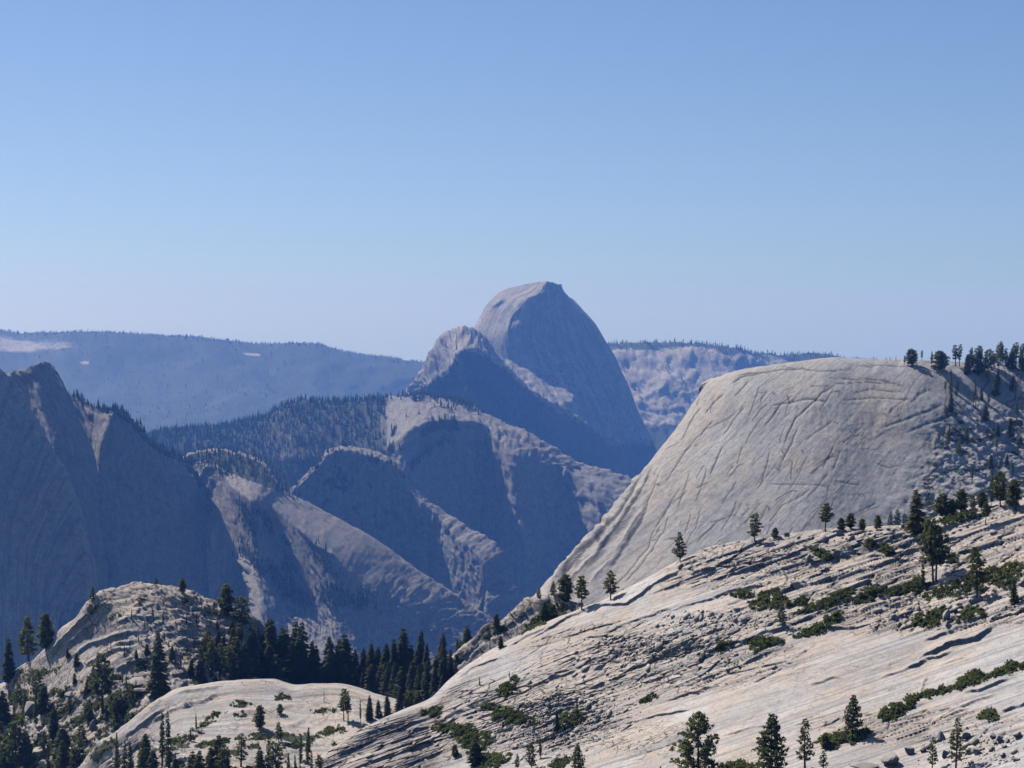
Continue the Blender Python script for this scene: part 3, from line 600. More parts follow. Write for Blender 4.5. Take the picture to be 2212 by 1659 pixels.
l.tone = np.clip(0.5 + 0.35 * (idh - 0.5) + 0.3 * (1 - sstep(1280, 1340, l.py)), 0, 1)
low = sstep(1420, 1500, l.py + 0.25 * (l.px - 100) * (l.px < 240))
l.cov = np.clip(rug * (0.9 * sstep(0.12, 0.38, fbm(l.S / 9, l.T / 4, 124, 4)) * (0.45 + 0.55 * low)) + 0.5 * low * (l.px < 330) * sstep(-0.1, 0.25, fbm(l.S / 7, l.T / 5, 127, 4)), 0, 1)
L['knoll'] = l; l.build('rocky_knoll_terrain', M_knoll)
# --- low pale slab in front of the knoll
r0 = [(150, 1680), (190, 1640), (217, 1604), (247, 1583), (273, 1563), (317, 1527), (353, 1504), (383, 1490), (433, 1480), (500, 1472), (583, 1471), (633, 1483), (667, 1480), (737, 1477), (834, 1507), (900, 1540), (980, 1580)]
l = Loft([r0, [(x + 14, y + 40) for x, y in r0], [(x + 30, max(y + 60, 1600 + 0.2 * (y - 1480))) for x, y in r0], [(x + 40, max(y + 120, 1760)) for x, y in r0]],
         [590, 585, 580, 576, 572, 566, 562, 560, 558, 556, 555, 552, 550, 545, 535, 525, 515], (16, 14, 12), back=((8, 1.5), (40, 22)), nu=420, nv=190, tension=0.9)
warp = 1.6 * fbm(l.S / 7, l.T / 7, 131, 3)
e, idh, dx, dy = voronoi((l.S + warp) / 11, (l.T + warp) / 5, 132)
rough = sstep(1560, 1620, l.py + 10 * fbm(l.S / 9, l.T / 9, 134, 3)) * 0.8 + 0.25
l.push(1.0 * fbm(l.S / 22, l.T / 16, 133, 4) + rough * (0.7 * (idh - 0.5) + 0.35 * sstep(0, 0.07, e) - 0.4 * dy), shear=0.6)
l.ledges([([(383, 1500), (430, 1490), (480, 1483)], 0.6, 9), ([(395, 1530), (440, 1518), (470, 1500)], 0.9, 9), ([(330, 1560), (380, 1535), (420, 1522)], 0.7, 9), ([(520, 1540), (600, 1532), (700, 1525)], 0.5, 8), ([(440, 1560), (500, 1545), (560, 1540)], 0.6, 8), ([(270, 1590), (330, 1550), (360, 1530)], 0.7, 9), ([(600, 1575), (660, 1560)], 0.6, 8)], jag=4)
l.tone = np.clip(0.54 + 0.25 * (idh - 0.5), 0, 1)
l.cov = np.clip(0.8 * sstep(0.15, 0.4, fbm(l.S / 8, l.T / 4, 135, 4)) * sstep(1540, 1610, l.py), 0, 1)
L['slab'] = l; l.build('low_slab_terrain', M_slope)
# --- the big foreground slope
r0 = [(560, 1760), (640, 1682), (700, 1632), (787, 1574), (870, 1536), (924, 1514), (970, 1470), (1060, 1406), (1137, 1366), (1204, 1336), (1270, 1313), (1370, 1266), (1474, 1210), (1541, 1184), (1691, 1157), (1775, 1144), (1908, 1138), (1968, 1136), (2041, 1114), (2108, 1096), (2212, 1078), (2330, 1050)]
dd = [380, 390, 396, 402, 408, 412, 415, 420, 420, 420, 418, 414, 410, 408, 404, 402, 398, 396, 392, 390, 386, 382]
fan = lambda x: np.interp(x, [560, 924, 1270, 1700, 2212, 2330], [0.40, 0.42, 0.62, 0.86, 1.0, 1.02])
r1, r2, r3, r4, r5 = [[(x + 0.07 * o_, y + o_ * fan(x)) for x, y in r0] for o_ in (95, 215, 350, 500, 725)]
l = Loft([r0, r1, r2, r3, r4, r5], dd, (15, 13, 15, 12, 10), back=((9, 1.2), (50, 26)), nu=780, nv=680, tension=0.9, percol=True)
Tc, px, py = l.T, l.px, l.py
# the grain of the slope: straight joints that climb to the right across the hillside
T = (py + 0.335 * px) * 0.195      # metres across the grain, fixed to the rock
S = (l.G[..., 0] - 0.35 * (l.G[..., 1] - 340)) * 1.05
T = T - T.min(); S = S - S.min()
T = T + 0.6 * fbm(S / 70, T / 50, 139, 2)
l.S, l.T = S, T
v0 = np.interp(px, [p[0] for p in r0], [p[1] for p in r0])       # height of the crest above each point
dn = py - v0
# where the rock is broken into plates, and where it is one polished sheet
flaky = np.clip(ell(px, py, 1150, 1545, 190, 75, 0.5) + ell(px, py, 1450, 1420, 260, 70, 0.6) * 0.9 + ell(px, py, 1750, 1220, 330, 75, 0.5) + ell(px, py, 820, 1610, 160, 70, 0.5) * 0.8
                + ell(px, py, 2080, 1200, 200, 110, 0.5) + ell(px, py, 1950, 1320, 320, 45, 0.5) * 0.9 + ell(px, py, 2000, 1570, 260, 40, 0.5) * 0.6 + ell(px, py, 1400, 1600, 120, 40, 0.5) * 0.3, 0.06, 1)
wx = 1.6 * fbm(S / 16, T / 10, 141, 4); wy = 0.45 * fbm(S / 9, T / 6, 142, 4)
e1, i1, ax, ay = voronoi((S + wx) / 15, (T + wy) / 3.0, 143)
e2, i2, bx, by = voronoi((S + wx) / 5.0, (T + wy * 0.8) / 1.5, 146)
e3, i3, cx_, cy_ = voronoi((S + wx * 0.6) / 1.7, (T + wy * 0.5) / 0.75, 149)
rubble = np.clip(ell(px, py, 1200, 1560, 120, 55, 0.5) + ell(px, py, 1410, 1400, 130, 28, 0.5) + ell(px, py, 1560, 1345, 120, 25, 0.6), 0, 1)
h = 0.7 * fbm(S / 45, T / 26, 150, 3)
# sheeting: the rock comes off in shells whose broken edges face down the slope
def shells(period, wander, blocky, ids, seed, run):
    f = T / period + wander * fbm(S / run, T / (period * 3), seed, 4) + blocky * ids
    c = np.floor(f)
    q = f - c; dl_ = min(0.35, 0.8 / period)
    return np.minimum(q / (1 - dl_), (1 - q) / dl_), vnoise(S / run * 1.7, c * 7.7, seed + 5)
q1, m1 = shells(6.0, 0.7, 0.8, i1, 151, 90)
q2, m2 = shells(2.2, 0.5, 1.0, i2, 161, 40)
q3, m3 = shells(0.9, 0.4, 1.0, i3, 171, 16)
grain = np.clip(flaky + 0.30 * sstep(1880, 2100, px), 0, 1)
h += 0.36 * q1 * sstep(0.48, 0.60, m1) * (0.15 + 0.85 * grain)
h += 0.24 * q2 * sstep(0.5, 0.6, m2) * grain
h += 0.13 * q3 * sstep(0.5, 0.62, m3) * grain
h += flaky * (0.75 * (i1 - 0.5) - 0.30 * ay - 0.60 * (1 - sstep(0, 0.03, e1)) + (i1 > 0.25) * (0.45 * (i2 - 0.5) - 0.2 * by - 0.40 * (1 - sstep(0, 0.06, e2))))
h += rubble * (0.45 * (i3 - 0.5) - 0.25 * (1 - sstep(0, 0.12, e3)))
h += 0.025 * fbm(S / 6, T / 0.8, 153, 3) + 0.02 * fbm(S / 1.5, T / 1.0, 154, 3)
h *= sstep(-6, 3, Tc)
l.push(h, shear=0.9)
fl = [([(985, 1460), (1040, 1432), (1085, 1418)], 0.8, 12), ([(1095, 1395), (1140, 1372), (1190, 1352)], 0.9, 10), ([(1140, 1385), (1215, 1340), (1270, 1315), (1360, 1300), (1450, 1240), (1510, 1205)], 1.3, 14), ([(1300, 1372), (1350, 1350), (1430, 1322), (1474, 1305)], 1.0, 12),
      ([(1150, 1480), (1230, 1450), (1330, 1405), (1420, 1370)], 1.0, 12), ([(1270, 1490), (1380, 1440), (1490, 1385), (1560, 1360)], 1.4, 16), ([(1180, 1465), (1250, 1432), (1290, 1420)], 0.9, 10), ([(1280, 1450), (1310, 1428), (1340, 1410)], 0.8, 9),
      ([(1440, 1320), (1520, 1300), (1600, 1275), (1680, 1262)], 1.0, 14), ([(1495, 1242), (1545, 1222), (1590, 1205)], 1.6, 13), ([(1560, 1240), (1640, 1215), (1700, 1192)], 1.0, 11), ([(1680, 1280), (1745, 1262), (1790, 1235), (1795, 1215)], 1.5, 14), ([(1600, 1260), (1640, 1250), (1680, 1268)], 0.9, 10),
      ([(1745, 1195), (1760, 1215), (1745, 1232)], 0.9, 8), ([(1740, 1225), (1790, 1210), (1815, 1195), (1850, 1205)], 1.0, 10), ([(1850, 1180), (1920, 1165), (1990, 1160)], 1.2, 10), ([(1870, 1205), (1940, 1198), (1990, 1190)], 1.0, 9), ([(1890, 1225), (1950, 1215), (2000, 1212)], 1.1, 9),
      ([(1474, 1420), (1560, 1400), (1640, 1372), (1720, 1350)], 1.1, 11), ([(1474, 1485), (1570, 1450), (1640, 1415), (1690, 1400)], 0.9, 10), ([(1740, 1358), (1850, 1350), (1930, 1325), (1990, 1300)], 1.1, 12),
      ([(1990, 1388), (2060, 1362), (2100, 1345)], 1.3, 12), ([(1980, 1425), (2050, 1392), (2110, 1378), (2150, 1352)], 2.2, 20), ([(1960, 1440), (2010, 1420), (2060, 1405)], 1.2, 12), ([(2130, 1350), (2180, 1330), (2230, 1310)], 1.6, 14), ([(2030, 1440), (2060, 1425), (2085, 1418)], 0.8, 9),
      ([(1560, 1590), (1600, 1575), (1650, 1568), (1690, 1560)], 0.8, 9), ([(1745, 1478), (1775, 1468), (1820, 1462)], 0.8, 8), ([(1350, 1560), (1420, 1545), (1500, 1535)], 1.0, 12), ([(1420, 1520), (1520, 1490), (1600, 1450)], 0.5, 12),
      ([(2080, 1500), (2130, 1488), (2180, 1470)], 1.3, 11), ([(2060, 1535), (2110, 1515), (2150, 1500)], 0.9, 9), ([(2010, 1565), (2050, 1545), (2100, 1530)], 0.8, 9), ([(2150, 1545), (2190, 1528), (2230, 1515)], 1.0, 10),
      ([(1900, 1465), (1960, 1440), (2000, 1428)], 0.7, 9), ([(720, 1640), (800, 1600), (880, 1565), (940, 1545)], 0.7, 10), ([(860, 1630), (930, 1600), (990, 1570)], 0.8, 10), ([(920, 1575), (1000, 1530), (1070, 1500)], 0.6, 9), ([(880, 1590), (900, 1575), (930, 1570)], 1.0, 8),
      ([(1987, 1500), (1996, 1470), (2004, 1458)], 0.9, 7), ([(1700, 1330), (1730, 1322), (1780, 1316)], 0.8, 8)]
fl = [(p, a * 0.40, w_ * 0.8) for p, a, w_ in fl]
l.ledges(fl, jag=4, seed=160, drop=2.4, shear=0.9)
l.tone = np.clip(0.42 + 0.55 * flaky * (0.4 + 0.6 * i1) + 0.2 * (i2 - 0.5) - 0.25 * sstep(1950, 2150, px) * sstep(1300, 1400, py) + 0.2 * fbm(S / 20, T / 6, 155, 3), 0, 1)
soil = rubble * 0.35 * sstep(0.1, 0.5, fbm(S / 5, T / 3, 156, 4))
l.cov = np.clip(soil, 0, 0.4)
L['slope'] = l; slope_ob = l.build('granite_slope', M_slope)
# --- the hillside from the viewpoint down to the slope (below the frame)
bot = L['slope'].G[-1][::40]
me = bpy.data.meshes.new('viewpoint_hillside')
rowsn = [bot - np.array((0, 0, 0.15)), np.stack([bot[:, 0] * 0.9, bot[:, 1] * 0.55, bot[:, 1] * -0.245], 1), np.stack([bot[:, 0] * 0.6, bot[:, 1] * 0.0 + 40, bot[:, 1] * 0 - 12.0], 1), np.stack([bot[:, 0] * 0.5, bot[:, 1] * 0.0 + 2, bot[:, 1] * 0 - 1.7], 1), np.stack([bot[:, 0] * 0.5, bot[:, 1] * 0.0 - 60, bot[:, 1] * 0 - 1.7], 1)]
K = len(bot)
me.from_pydata([tuple(p) for r in rowsn for p in r], [], [(a * K + b, a * K + b + 1, (a + 1) * K + b + 1, (a + 1) * K + b) for a in range(4) for b in range(K - 1)])
me.materials.append(M_slope)
o = bpy.data.objects.new('viewpoint_hillside', me); scene.collection.objects.link(o); o['kind'] = 'structure'

# ------------------------------------------------------------------ vegetation and loose rock: materials
def leaf_mat(name, dark, light, trans=0.25):
    m, nt, out = new_mat(name)
    pos = nd(nt, 'ShaderNodeNewGeometry').outputs['Position']
    oi = nd(nt, 'ShaderNodeObjectInfo').outputs['Random']
    n = noise_n(nt, pos, 1.3, 3)
    f = math_n(nt, 'ADD', math_n(nt, 'MULTIPLY', n, 0.7), math_n(nt, 'MULTIPLY', oi, 0.35))
    col = mixc(nt, ramp(nt, f, 0.25, 0.75), dark, light)
    d = nd(nt, 'ShaderNodeBsdfDiffuse'); nt.links.new(col, d.inputs[0])
    t = nd(nt, 'ShaderNodeBsdfTranslucent'); nt.links.new(mixc(nt, 0.35, col, (light[0] * 1.4, light[1] * 1.5, light[2])), t.inputs[0])
    mx = nd(nt, 'ShaderNodeMixShader'); mx.inputs[0].default_value = trans
    nt.links.new(d.outputs[0], mx.inputs[1]); nt.links.new(t.outputs[0], mx.inputs[2]); nt.links.new(mx.outputs[0], out.inputs[0])
    return m

def bark_mat(name, a, b):
    m, nt, out = new_mat(name)
    pos = nd(nt, 'ShaderNodeNewGeometry').outputs['Position']
    col = mixc(nt, noise_n(nt, pos, 3.0, 4, 0.6, (1, 1, 0.25)), a, b)
    p = nd(nt, 'ShaderNodeBsdfPrincipled'); p.inputs['Roughness'].default_value = 0.9
    nt.links.new(col, p.inputs['Base Color']); nt.links.new(p.outputs[0], out.inputs[0])
    return m

def stone_mat(name, a, b, c, scale):
    m, nt, out = new_mat(name)
    pos = nd(nt, 'ShaderNodeNewGeometry').outputs['Position']
    oi = nd(nt, 'ShaderNodeObjectInfo').outputs['Random']
    f = math_n(nt, 'ADD', math_n(nt, 'MULTIPLY', noise_n(nt, pos, scale, 5, 0.6), 0.6), math_n(nt, 'MULTIPLY', oi, 0.5))
    col = mixc(nt, ramp(nt, f, 0.3, 0.8), a, b)
    col = mixc(nt, ramp(nt, noise_n(nt, pos, scale * 6, 5, 0.7), 0.5, 0.75), col, c)
    p = nd(nt, 'ShaderNodeBsdfPrincipled'); p.inputs['Roughness'].default_value = 0.9
    nt.links.new(col, p.inputs['Base Color']); nt.links.new(p.outputs[0], out.inputs[0])
    return m

M_fir = leaf_mat('fir_needles', (0.105, 0.120, 0.052), (0.175, 0.190, 0.085), 0.55)
M_pine = leaf_mat('pine_needles', (0.100, 0.115, 0.048), (0.170, 0.182, 0.080), 0.55)
M_shrub = leaf_mat('shrub_leaves', (0.085, 0.105, 0.038), (0.150, 0.170, 0.064), 0.42)
M_wood = leaf_mat('far_needles', (0.024, 0.036, 0.020), (0.045, 0.060, 0.034), 0.15)
M_bark = bark_mat('bark', (0.06, 0.045, 0.035), (0.14, 0.10, 0.075))
M_snag = bark_mat('weathered_wood', (0.16, 0.145, 0.13), (0.32, 0.30, 0.27))
M_stone = stone_mat('loose_granite', (0.40, 0.365, 0.33), (0.46, 0.40, 0.33), (0.25, 0.24, 0.235), 0.9)
M_boulder = stone_mat('boulder_granite', (0.36, 0.325, 0.30), (0.43, 0.37, 0.32), (0.20, 0.185, 0.18), 1.1)

# ------------------------------------------------------------------ meshes of trees (height 1)
def mesh_from(name, V, F, mat):
    me = bpy.data.meshes.new(name)
    V = np.asarray(V, np.float32).reshape(-1, 3); F = np.asarray(F, np.int32)
    me.vertices.add(len(V)); me.vertices.foreach_set('co', V.ravel())
    me.loops.add(F.size); me.loops.foreach_set('vertex_index', F.ravel())
    me.polygons.add(len(F)); me.polygons.foreach_set('loop_start', np.arange(0, F.size, 3, dtype=np.int32)); me.polygons.foreach_set('loop_total', np.full(len(F), 3, np.int32))
    me.update(calc_edges=True)
    me.materials.append(mat)
    return me

class Tris:
    def __init__(self): self.V = []; self.F = []
    def tri(self, a, b, c):
        n = len(self.V); self.V += [a, b, c]; self.F.append((n, n + 1, n + 2))
    def tube(self, pts, radii, sides=5):
        rings = []
        for p, r in zip(pts, radii):
            n = len(self.V); rings.append(n)
            for k in range(sides):
                a = 2 * math.pi * k / sides
                self.V.append((p[0] + r * math.cos(a), p[1] + r * math.sin(a), p[2]))
        for i in range(len(rings) - 1):
            for k in range(sides):
                a, b = rings[i] + k, rings[i] + (k + 1) % sides
                c, d = rings[i + 1] + k, rings[i + 1] + (k + 1) % sides
                self.F += [(a, b, d), (a, d, c)]
    def stick(self, a, b, ra, rb):
        a = Vector(a); b = Vector(b); d = (b - a).normalized(); u = d.orthogonal().normalized(); v = d.cross(u)
        n = len(self.V)
        for p, r in ((a, ra), (b, rb)):
            for k in range(3):
                t = 2 * math.pi * k / 3; q = p + (u * math.cos(t) + v * math.sin(t)) * r
                self.V.append(tuple(q))
        for k in range(3):
            j = (k + 1) % 3
            self.F += [(n + k, n + j, n + 3 + j), (n + k, n + 3 + j, n + 3 + k)]
    def tuft(self, c, rad, n, R, flat=0.8):
        self.Q = getattr(self, 'Q', []); self.Q.append((c[0], c[1], c[2], rad, n, flat))
    def done(self, seed=0):
        V = np.array(self.V, float).reshape(-1, 3); F = np.array(self.F, np.int64).reshape(-1, 3)
        if getattr(self, 'Q', None):
            q = np.array(self.Q); q = np.repeat(q, q[:, 4].astype(int), axis=0); m = len(q); g = np.random.default_rng(seed)
            d = g.normal(size=(m, 3)); d[:, 2] *= q[:, 5]; d /= np.linalg.norm(d, axis=1, keepdims=True)
            p = q[:, :3] + d * (q[:, 3] * g.uniform(.2, 1, m))[:, None]
            e = g.normal(size=(m, 3)); e /= np.linalg.norm(e, axis=1, keepdims=True); f = np.cross(d, e); f /= np.linalg.norm(f, axis=1, keepdims=True) + 1e-9
            r = (q[:, 3] * g.uniform(.45, .8, m))[:, None]
            T3 = np.stack([p + e * r, p - e * r * .6 + f * r * .7, p - e * r * .5 - f * r * .7], 1).reshape(-1, 3)
            F = np.concatenate([F, len(V) + np.arange(3 * m).reshape(-1, 3)]); V = np.concatenate([V, T3])
        return V, F

def make_fir(seed, R0=0.15, whorls=24, bare=0.05, per=9):
    R = random.Random(seed); t = Tris(); w = Tris()
    lean = (R.uniform(-.01, .01), R.uniform(-.01, .01))
    ax = lambda z: (lean[0] * z, lean[1] * z)
    w.tube([(0, 0, -0.04), (0, 0, 0.0), (ax(.5)[0], ax(.5)[1], .5), (ax(.97)[0], ax(.97)[1], .97)], [.016, .014, .008, .001])
    for k in range(whorls):
        z = bare + (0.99 - bare) * (k + R.uniform(-.3, .3)) / whorls
        z = min(max(z, bare), .985); x0, y0 = ax(z)
        base = R0 * (1 - z) ** 0.62 * (0.55 + 0.45 * min(1, (z - bare + .03) / .18)) + .008
        for b in range(per):
            if R.random() < .10: continue
            a = 2 * math.pi * (b + R.uniform(-.4, .4)) / per + k * 2.4
            r = base * R.uniform(.6, 1.18); dz = -r * R.uniform(.15, .55)
            ca, sa = math.cos(a), math.sin(a)
            for q in range(3):
                a2 = a + R.uniform(-.3, .3); f0 = R.uniform(.05, .45); f1 = R.uniform(.75, 1.05) if q else 1.0
                ca, sa = math.cos(a2), math.sin(a2); wd = r * R.uniform(.2, .34) + .004
                up = R.uniform(-.012, .012)
                p0 = (x0 + ca * r * f0, y0 + sa * r * f0, z + dz * f0 * .6 + up + .008); p1 = (x0 + ca * r * f1, y0 + sa * r * f1, z + dz * f1 + up)
                mx, my, mz = x0 + ca * r * .62, y0 + sa * r * .62, z + dz * .62 + up
                t.tri(p0, (mx - sa * wd, my + ca * wd, mz - .012), p1); t.tri(p0, p1, (mx + sa * wd, my - ca * wd, mz - .012))
    for q in range(3): t.tri((ax(.97)[0] - .006, 0, .955), (ax(.97)[0] + .006, .004 * q, .955), (ax(1)[0], 0, 1.0))
    return mesh_from('fir_trunk', w.V, w.F, M_bark), mesh_from('fir_crown', *t.done(seed), M_fir)

def make_pine(seed, width=0.26, bare=0.18, nb=60, tuft=0.05, nt_=13, top=1.0, twin=False, shape='cone'):
    R = random.Random(seed); t = Tris(); w = Tris()
    b1, b2 = R.uniform(-.025, .025), R.uniform(-.025, .025)
    axs = [lambda z: (b1 * math.sin(z * 3), b2 * z * z)]
    if twin: axs = [lambda z: (-.02 - .03 * z, .01 * z), lambda z: (.025 + .045 * z, -.01)]
    for i, ax in enumerate(axs):
        hh = 1.0 if i == 0 else .88
        w.tube([(*ax(0), -.05), (*ax(0), .0), (*ax(.3), .3 * hh), (*ax(.65), .65 * hh), (*ax(.97), .96 * hh)], [.024, .02, .015, .009, .002])
    for k in range(nb):
        ax = axs[k % len(axs)]; hh = 1.0 if k % len(axs) == 0 else .88
        z = bare + (0.97 - bare) * ((k + R.random()) / nb) ** 0.9
        u = (z - bare) / (1 - bare)
        if shape == 'cone': r = width * (1 - u) ** .65 * (0.65 + .35 * min(1, u / .15))
        elif shape == 'round': r = width * math.sqrt(max(.02, 1 - (2 * u - .85) ** 2 * .8)) * (1 - .3 * u)
        else: r = width * (.45 + .55 * math.sin(math.pi * min(1, u * .9 + .1))) * (1 - .35 * u)
        r *= R.uniform(.45, 1.15)
        a = k * 2.39996 + R.uniform(-.5, .5); ca, sa = math.cos(a), math.sin(a)
        x0, y0 = ax(z); rise = r * R.uniform(-.15, .35)
        tip = (x0 + ca * r, y0 + sa * r, z * hh + rise)
        w.stick((x0, y0, z * hh - .01), tip, .0055 * (1.2 - u), .002)
        for f in ((1.0,) if r < .06 else (1.0, .66) if r < .14 else (1.0, .74, .48)):
            c = (x0 + ca * r * f + R.uniform(-.012, .012), y0 + sa * r * f + R.uniform(-.012, .012), z * hh + rise * f + R.uniform(0, .02))
            t.tuft(c, tuft * R.uniform(.65, 1.1) * (1.1 - .35 * u), nt_, R)
    for ax, hh in zip(axs, (1.0, .88)): t.tuft((*ax(1), hh * .97), tuft * .6, nt_, R)
    return mesh_from('pine_trunk', w.V, w.F, M_bark), mesh_from('pine_crown', *t.done(seed), M_pine)

def make_snag(seed):
    R = random.Random(seed); w = Tris(); br = w
    w.tube([(0, 0, -.04), (0, 0, 0), (.01, 0, .5), (.0, .01, .8), (.006, 0, 1.0)], [.02, .018, .012, .008, .002])
    for k in range(26):
        z = R.uniform(.2, .96); a = R.uniform(0, 6.28); r = .15 * (1.05 - z) * R.uniform(.4, 1.2)
        br.stick((0, 0, z), (math.cos(a) * r, math.sin(a) * r, z + r * R.uniform(-.3, .4)), .004, .0015)
    return mesh_from('snag_trunk', w.V, w.F, M_snag), None

PROTO = {
    'fir': [make_fir(i, R0=r, whorls=wv, bare=b) for i, (r, wv, b) in enumerate(((.18, 26, .02), (.21, 25, .02), (.165, 26, .04), (.23, 25, .02), (.19, 26, .03)))],
    'slim': [make_fir(20 + i, R0=r, whorls=26, bare=b, per=6) for i, (r, b) in enumerate(((.085, .06), (.10, .12), (.075, .18)))],
    'pine': [make_pine(40 + i, width=wd, bare=b, nb=60, shape=sh) for i, (wd, b, sh) in enumerate(((.22, .2, 'cone'), (.26, .15, 'oval'), (.2, .3, 'oval'), (.25, .12, 'cone')))],
    'bush': [make_pine(60 + i, width=.36, bare=.06, nb=70, tuft=.085, shape='round') for i in range(3)],
    'big': [make_pine(70, width=.42, bare=.08, nb=105, tuft=.043, nt_=15, shape='cone')],
    'bigcone': [make_pine(71, width=.31, bare=.10, nb=120, tuft=.043, nt_=15, shape='cone')],
    'twin': [make_pine(72, width=.25, bare=.27, nb=120, tuft=.045, nt_=15, twin=True, shape='oval')],
    'open': [make_pine(73 + i, width=.17, bare=.2, nb=55, tuft=.04, nt_=12, shape='cone') for i in range(2)],
    'tall': [make_pine(76 + i, width=.11, bare=.3, nb=46, tuft=.045, nt_=11, shape='oval') for i in range(3)],
    'snag': [make_snag(80), make_snag(81)],
}
TREE_NAME = {'fir': 'fir_tree', 'slim': 'fir_tree', 'snag': 'dead_tree'}
used = {}
bpy.context.view_layer.update()

LOOK = {}
def look(n):
    """Index of the frontmost vertex of a terrain for every small square of the picture."""
    if n not in LOOK:
        l = L[n]; x, y = project(l.G); sp = max(1.5, 1.3 * float(np.median(np.hypot(np.diff(x, axis=1), np.diff(y, axis=1)))), 1.3 * float(np.median(np.abs(np.diff(y, axis=0)))))
        x0, y0 = float(x.min()), float(y.min()); ix = ((x - x0) / sp).astype(int).ravel(); iy = ((y - y0) / sp).astype(int).ravel()
        tab = np.full((iy.max() + 1, ix.max() + 1), -1, np.int64)
        o = np.argsort(-l.G[..., 1].ravel()); tab[iy[o], ix[o]] = o
        LOOK[n] = (tab, x0, y0, sp, l.G.reshape(-1, 3), l.N2.reshape(-1, 3), x.ravel(), y.ravel())
    return LOOK[n]

def hit(px, py, *names):
    """Where the line of sight through a picture point meets the first of these terrains."""
    best = None
    for n in names:
        tab, x0, y0, sp, G, N, X, Y = look(n)
        i = int((py - y0) / sp); j = int((px - x0) / sp)
        if i < 0 or j < 0 or i >= tab.shape[0] or j >= tab.shape[1]: continue
        w = tab[max(0, i - 1):i + 2, max(0, j - 1):j + 2].ravel(); w = w[w >= 0]
        if not len(w): continue
        d = G[w, 1]; w = w[d < d.min() + 12 + 0.01 * d.min()]
        k = w[np.argmin((X[w] - px) ** 2 + (Y[w] - py) ** 2)]
        if best is None or G[k, 1] < best[0].y: best = (Vector(G[k]), Vector(N[k]))
    return best

def place_tree(kind, px, base, top, label, terrain, group=None, sink=0.0, rot=None, wide=1.0):
    h_ = hit(px, base, *terrain)
    if h_ is None:
        for dy in (3, -3, 7, -7, 14, 22, 32):
            h_ = hit(px, base + dy, *terrain)
            if h_: break
    if h_ is None: return None
    loc = h_[0]
    height = max(1.0, (base - top) * loc.length / FPX)
    n = used.get(kind, 0); used[kind] = n + 1
    tr, cr = PROTO[kind][n % len(PROTO[kind])]
    name = TREE_NAME.get(kind, 'pine_tree')
    e = bpy.data.objects.new(name, None); scene.collection.objects.link(e)
    e.empty_display_size = 0.5
    e.location = loc - Vector((0, 0, sink))
    e.rotation_euler = (random.gauss(0, .02), random.gauss(0, .02), random.uniform(0, 6.28) if rot is None else rot)
    w = height * wide * random.uniform(.9, 1.1) * (1.3 if kind == 'fir' else 1.0)
    e.scale = (w, w, height)
    e['label'] = label; e['category'] = 'dead tree' if kind == 'snag' else 'tree'
    if group: e['group'] = group
    for nm, me in (('trunk', tr), ('crown', cr)):
        if me is None: continue
        o = bpy.data.objects.new(nm, me); scene.collection.objects.link(o); o.parent = e
    return e

ORD = ['leftmost', 'second from left', 'third from left', 'fourth from left', 'fifth from left', 'sixth from left', 'seventh from left', 'eighth from left', 'ninth from left', 'tenth from left', 'eleventh from left', 'twelfth from left']
def row_of_trees(items, what, terrain, group):
    """A small set of look-alikes named by their order from the left."""
    items = sorted(items, key=lambda t: t[1])
    for k, it in enumerate(items):
        nm = 'rightmost' if k == len(items) - 1 else ORD[k]
        place_tree(it[0], it[1], it[2], it[3], f'{nm} of the {what}', terrain, group, wide=it[4] if len(it) > 4 else 1.0)

ORD += [w + ' from left' for w in ('thirteenth', 'fourteenth', 'fifteenth', 'sixteenth', 'seventeenth', 'eighteenth')]
def ranked(items, what, terrain, group, ranks):
    """Look-alikes told apart by rank (from far to near) and order within it."""
    items = sorted(items, key=lambda t: t[2]); n = len(ranks); per = -(-len(items) // n)
    for r, rank in enumerate(ranks):
        part = sorted(items[r * per:(r + 1) * per], key=lambda t: t[1])
        for k, it in enumerate(part):
            nm = 'rightmost' if k == len(part) - 1 else ORD[k]
            place_tree(it[0], it[1], it[2], it[3], f'{nm} in the {rank} of {what}', terrain, group, wide=it[4] if len(it) > 4 else 1.15)

SL = ('slope',)
